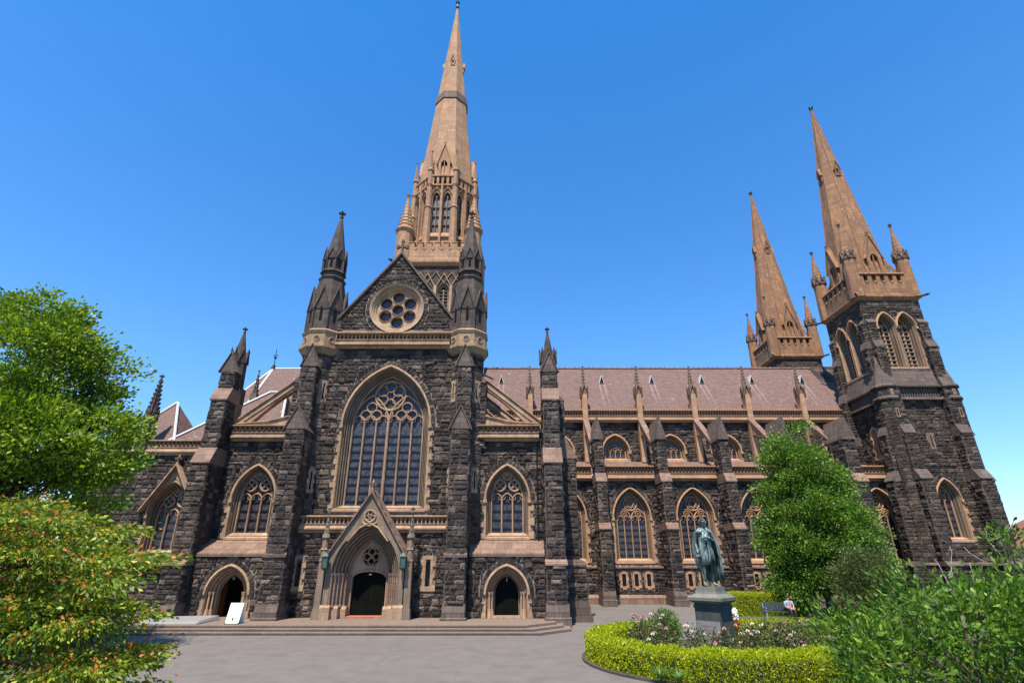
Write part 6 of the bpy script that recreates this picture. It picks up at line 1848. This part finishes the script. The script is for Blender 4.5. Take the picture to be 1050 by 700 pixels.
mb.build('face', 'bronze', st, smooth=True)
mb = MB()   # curly hair
r_ = random.Random(2)
for k in range(70):
    a = r_.uniform(0, 6.28); e = r_.uniform(0.05, 1.3); nx, ny, nz = math.cos(a) * math.cos(e), math.sin(a) * math.cos(e), math.sin(e)
    if ny > 0.5 and nz < 0.6: continue
    sph(mb, SPt(nx * 0.098, 0.02 + ny * 0.098, 1.69 + nz * 0.105), 0.032, 0.032, 0.03, 6, 4)
mb.build('hair', 'bronze', st, smooth=True)
def hand(wrist, d, up, side, s=1.0):
    """palm with four curled fingers and a thumb"""
    w = Vector(wrist); d = Vector(d).normalized(); up = Vector(up).normalized(); sd = d.cross(up).normalized() * side; mb = MB()
    mb.hexa([w - sd * 0.05 * s - up * 0.018 * s, w + sd * 0.05 * s - up * 0.018 * s, w + sd * 0.058 * s + d * 0.11 * s - up * 0.015 * s, w - sd * 0.058 * s + d * 0.11 * s - up * 0.015 * s,
             w - sd * 0.05 * s + up * 0.018 * s, w + sd * 0.05 * s + up * 0.018 * s, w + sd * 0.058 * s + d * 0.11 * s + up * 0.015 * s, w - sd * 0.058 * s + d * 0.11 * s + up * 0.015 * s])
    for i, L in enumerate((0.085, 0.1, 0.092, 0.07)):
        b0 = w + d * 0.105 * s + sd * (0.043 - 0.029 * i) * s; p1 = b0 + d * L * 0.5 * s - up * 0.012 * s; p2 = p1 + d * L * 0.32 * s - up * 0.03 * s; p3 = p2 + d * 0.005 * s - up * 0.03 * s
        mb.tube([b0 - d * 0.02 * s, b0, p1, p2, p3], [0.013 * s, 0.013 * s, 0.012 * s, 0.011 * s, 0.008 * s], 6)
    b0 = w + d * 0.03 * s + sd * 0.05 * s; mb.tube([b0 - sd * 0.01 * s, b0 + sd * 0.03 * s + d * 0.02 * s, b0 + sd * 0.04 * s + d * 0.055 * s - up * 0.01 * s, b0 + sd * 0.035 * s + d * 0.08 * s - up * 0.02 * s], [0.016 * s, 0.015 * s, 0.013 * s, 0.009 * s], 6)
    return mb
hand(SPt(-0.26, 0.18, 0.83), (0.05, -0.25, -1), (0.3, -1, 0), 1, 1.35).build('hand', 'bronze', st, smooth=True)
hand(SPt(0.05, 0.21, 1.29), (-1, -0.1, 0.25), (0, -1, 0.1), -1, 1.35).build('hand', 'bronze', st, smooth=True)
# frock coat skirt (open lathe with folds) and cloak
def drape(mb, rows, n, a0, a1, closed=False, thick=0.03):
    """rows: (z, rx, ry, cx, cy, fold_amp, folds); surface between angles with folds; given real thickness"""
    out = []
    for s_ in (0, 1):
        for (z, rx, ry, cx, cy, amp, nf) in rows:
            for i in range(n):
                t_ = i / (n - 1); a = a0 + (a1 - a0) * t_; f = 1 + amp * math.sin(t_ * nf * 2 * math.pi + z * 1.5) + amp * 0.5 * math.sin(t_ * nf * 4.7 + 1)
                k = f - (thick * s_ / rx)
                out.append(SPt(cx + rx * k * math.cos(a), cy + ry * k * math.sin(a), z))
    m = len(rows); fs = []; N_ = m * n
    for j in range(m - 1):
        for i in range(n - 1):
            q = (j * n + i, j * n + i + 1, (j + 1) * n + i + 1, (j + 1) * n + i); fs.append(q); fs.append(tuple(N_ + x for x in reversed(q)))
    for j in range(m - 1):
        for i in (0, n - 1): fs.append((j * n + i, (j + 1) * n + i, N_ + (j + 1) * n + i, N_ + j * n + i))
    for i in range(n - 1):
        for j in (0, m - 1): fs.append((j * n + i, j * n + i + 1, N_ + j * n + i + 1, N_ + j * n + i))
    mb.add(out, fs)
mb = MB()
drape(mb, [(1.44, 0.17, 0.12, 0, 0.01, 0.01, 4), (1.25, 0.20, 0.15, 0, 0.01, 0.02, 4), (1.05, 0.175, 0.15, 0, 0.01, 0.02, 5), (0.95, 0.20, 0.165, 0, 0.01, 0.04, 6), (0.75, 0.235, 0.20, -0.01, 0.01, 0.06, 6), (0.56, 0.255, 0.22, -0.02, 0.0, 0.08, 6)], 44, math.pi / 2 + 0.05, math.pi / 2 + 6.2)
mb.build('frock_coat', 'bronze', st, smooth=True)
mb = MB()
# cloak: hangs from the shoulders, open at the front
drape(mb, [(1.50, 0.17, 0.10, 0, 0.0, 0.02, 5), (1.43, 0.27, 0.16, 0, -0.01, 0.03, 6), (1.25, 0.35, 0.21, 0.01, -0.03, 0.04, 7), (1.0, 0.37, 0.24, 0.03, -0.05, 0.06, 7), (0.7, 0.36, 0.26, 0.06, -0.06, 0.08, 8), (0.4, 0.31, 0.26, 0.12, -0.07, 0.10, 8), (0.13, 0.25, 0.24, 0.17, -0.08, 0.13, 8)], 60, math.pi / 2 + 1.05, math.pi / 2 + 5.5, thick=0.035)
drape(mb, [(1.56, 0.12, 0.10, 0, 0.0, 0.03, 5), (1.48, 0.22, 0.15, 0, 0.0, 0.03, 5), (1.40, 0.27, 0.18, 0, 0.0, 0.04, 6)], 40, math.pi / 2 + 0.35, math.pi / 2 + 5.95, thick=0.03)
mb.build('cloak', 'bronze', st, smooth=True)
# pedestal, turned so that one corner faces the path
PA = math.pi / 4 - R(45)
mb = MB()
mb.frus(SX, SY, pz - 0.16, pz, 0.558, 0.549, 4, PA); mb.frus(SX, SY, pz - 0.24, pz - 0.155, 0.615, 0.590, 4, PA)
mb.frus(SX, SY, pz - 0.36, pz - 0.24, 0.902, 0.656, 4, PA); mb.frus(SX, SY, pz - 0.46, pz - 0.36, 0.918, 0.918, 4, PA); mb.frus(SX, SY, pz - 0.56, pz - 0.46, 0.705, 0.886, 4, PA)
mb.build('pedestal_cap', 'pedcap', st)
mb = MB()
mb.frus(SX, SY, 0.45, pz - 0.56, 0.705, 0.681, 4, PA); mb.frus(SX, SY, 0.0, 0.35, 0.943, 0.943, 4, PA); mb.frus(SX, SY, 0.35, 0.47, 0.943, 0.738, 4, PA)
mb.frus(SX, SY, pz - 0.72, pz - 0.62, 0.722, 0.722, 4, PA)
mb.build('pedestal', 'pedestal', st)
nx, ny = -math.sin(R(45)), -math.cos(R(45))
FP = Fr(SX + nx * 0.50, SY + ny * 0.50, (-ny, nx), (nx, ny))
mb = MB(); mb.fbox(FP, -0.45, 0.45, 0.45, 1.28, -0.08, 0.03); mb.build('plaque', 'plaque', st)
mb = MB()
for k in range(4):
    w_ = (0.27, 0.19, 0.31, 0.15)[k]; z = 1.10 - k * 0.12; x = -w_
    while x < w_: mb.fbox(FP, x, x + 0.03, z, z + 0.05, 0.028, 0.034); x += 0.048
mb.build('inscription', 'spireband', st)

# ================================================================ SMALL THINGS
# notice board at left door
t = thing('notice_board', (-14.25, 30.5, 0.35), 'white A-frame notice board standing by the open left door', 'sign')
mb = MB()
mb.hexa([(-14.60, 30.25, 0.37), (-13.92, 30.25, 0.37), (-13.92, 30.29, 0.37), (-14.60, 30.29, 0.37), (-14.60, 30.55, 1.3), (-13.92, 30.55, 1.3), (-13.92, 30.59, 1.3), (-14.60, 30.59, 1.3)])
mb.build('panel', 'white', t)
mb = MB(); mb.hexa([(-14.60, 30.85, 0.37), (-13.92, 30.85, 0.37), (-13.92, 30.89, 0.37), (-14.60, 30.89, 0.37), (-14.60, 30.6, 1.28), (-13.92, 30.6, 1.28), (-13.92, 30.63, 1.28), (-14.60, 30.63, 1.28)]); mb.build('rear_panel', 'whitep', t)
mb = MB()
for x in (-14.60, -13.96): mb.box(x, x + 0.04, 30.2, 30.3, 0.35, 0.4)
mb.box(-14.62, -13.9, 30.22, 30.31, 0.35, 0.385)
mb.build('foot', 'iron', t)
mb = MB(); mb.hexa([(-14.3, 30.285, 0.52), (-14.23, 30.285, 0.52), (-14.23, 30.30, 0.52), (-14.3, 30.30, 0.52), (-14.3, 30.322, 0.64), (-14.23, 30.322, 0.64), (-14.23, 30.34, 0.64), (-14.3, 30.34, 0.64)]); mb.build('mark', 'iron', t)
# ramp
t = thing('access_ramp', (-17.4, 30.7, 0.35), 'pale grey wedge ramp leading to the open left doorway', 'ramp')
mb = MB(); mb.prism([(-19.2, 30.0, 0.352), (-15.9, 30.0, 0.352), (-15.9, 32.3, 0.352), (-19.2, 32.3, 0.352)], (0, 0, 0.03)); mb.hexa([(-19.2, 30.0, 0.382), (-15.9, 30.0, 0.382), (-15.9, 32.3, 0.382), (-19.2, 32.3, 0.382), (-19.2, 30.4, 0.42), (-16.0, 30.4, 0.50), (-16.0, 32.3, 0.58), (-19.2, 32.3, 0.52)])
mb.build('deck', 'ramp', t)
# bench and person
t = thing('park_bench', (16.3, 36.3, 0), 'dark park bench with grey arm rests on the far side of the rose bed', 'bench')
BXx, BYy = 16.35, 36.3
mb = MB()
for k in range(4): mb.box(BXx - 0.95, BXx + 0.95, BYy - 0.42 + 0.115 * k, BYy - 0.33 + 0.115 * k, 0.43, 0.465)
mb.build('seat', 'wood', t)
mb = MB()
for k in range(4): z = 0.55 + 0.1 * k; mb.box(BXx - 0.95, BXx + 0.95, BYy + 0.06 + 0.02 * k, BYy + 0.09 + 0.02 * k, z, z + 0.085)
mb.build('backrest', 'wood', t)
for x in (-0.88, 0.88):
    mb = MB()
    mb.box(BXx + x - 0.03, BXx + x + 0.03, BYy - 0.42, BYy - 0.36, 0, 0.66); mb.box(BXx + x - 0.03, BXx + x + 0.03, BYy + 0.02, BYy + 0.08, 0, 0.95); mb.box(BXx + x - 0.035, BXx + x + 0.035, BYy - 0.46, BYy + 0.06, 0.64, 0.69); mb.box(BXx + x - 0.02, BXx + x + 0.02, BYy - 0.38, BYy + 0.04, 0.39, 0.43)
    mb.build('arm_rest', 'grey_metal', t)
sheet('bench_slab', [(14.9, 35.4), (18.0, 35.4), (18.0, 36.8), (14.9, 36.8)], 0.012, 'ramp')
px_, py_ = 17.0, 36.15
pr = thing('person', (px_, py_, 0), 'person in a blue shirt and dark trousers sitting at the right end of the bench', 'person')
J = [(px_, py_ + .02, 0.56, (.15, .12)), (px_, py_ + .02, .78, (.15, .11)), (px_, py_ + 0.0, .98, (.17, .11)), (px_, py_ - .02, 1.07, .06), (px_, py_ - .05, 1.17, .085), (px_, py_ - .055, 1.27, .07),
     (px_ - .10, py_ - .1, .56, .09), (px_ - .12, py_ - .46, .55, .065), (px_ - .12, py_ - .48, .1, .045), (px_ - .12, py_ - .6, .04, .035),
     (px_ + .10, py_ - .1, .56, .09), (px_ + .12, py_ - .46, .55, .065), (px_ + .12, py_ - .44, .1, .045), (px_ + .12, py_ - .56, .04, .035),
     (px_ - .2, py_, .99, .06), (px_ - .25, py_ - .08, .74, .045), (px_ - .12, py_ - .3, .66, .033),
     (px_ + .2, py_, .99, .06), (px_ + .25, py_ - .08, .74, .045), (px_ + .12, py_ - .3, .66, .033)]
Ed = [(0, 1), (1, 2), (2, 3), (3, 4), (4, 5), (0, 6), (6, 7), (7, 8), (8, 9), (0, 10), (10, 11), (11, 12), (12, 13), (2, 14), (14, 15), (15, 16), (2, 17), (17, 18), (18, 19)]
skin_body('body', J, Ed, 'skin', pr)
Js = [(px_, py_ + .02, 0.60, (.17, .14)), (px_, py_ + .02, .78, (.175, .13)), (px_, py_ + 0.0, .98, (.19, .13)), (px_ - .21, py_, .99, .078), (px_ - .255, py_ - .07, .78, .065), (px_ + .21, py_, .99, .078), (px_ + .255, py_ - .07, .78, .065)]
skin_body('shirt', Js, [(0, 1), (1, 2), (2, 3), (3, 4), (2, 5), (5, 6)], 'shirt', pr)
Jt = [(px_, py_ + .02, 0.55, (.17, .14)), (px_ - .10, py_ - .1, .56, .105), (px_ - .12, py_ - .46, .55, .08), (px_ - .12, py_ - .48, .14, .06), (px_ + .10, py_ - .1, .56, .105), (px_ + .12, py_ - .46, .55, .08), (px_ + .12, py_ - .44, .14, .06)]
skin_body('trousers', Jt, [(0, 1), (1, 2), (2, 3), (0, 4), (4, 5), (5, 6)], 'trousers', pr)
mb = MB(); sph(mb, (px_, py_ - .03, 1.25), .098, .105, .095, 12, 8); mb.build('hair', 'hair', pr, smooth=True)
# face and hands of the seated person
mb = MB(); mb.tube([(px_, py_ - .135, 1.22), (px_, py_ - .165, 1.19), (px_, py_ - .135, 1.18)], [.01, .016, .012], 5); mb.tube([(px_ - .025, py_ - .14, 1.145), (px_ + .025, py_ - .14, 1.145)], .008, 5)
mb.build('face', 'skin', pr, smooth=True)
for sg in (-1, 1): hand((px_ + sg * .12, py_ - .3, .665), (-sg * 0.3, -1, -0.1), (0, 0, 1), sg, 1.0).build('hand', 'skin', pr, smooth=True)
# red and white bollard
t = thing('traffic_bollard', (9.95, 25.4, 0), 'red and white plastic traffic bollard standing behind the statue pedestal', 'bollard')
bx_, by_ = 9.65, 25.6
mb = MB(); mb.frus(bx_, by_, 0.05, 0.98, 0.2, 0.15, 14); mb.frus(bx_, by_, 0.0, 0.06, 0.32, 0.3, 8); mb.build('body', 'red', t, smooth=False)
mb = MB(); mb.frus(bx_, by_, 0.98, 1.36, 0.15, 0.12, 14); mb.build('white_collar', 'whitep', t)
mb = MB(); mb.frus(bx_, by_, 1.36, 1.44, 0.09, 0.05, 14); mb.build('knob', 'whitep', t)
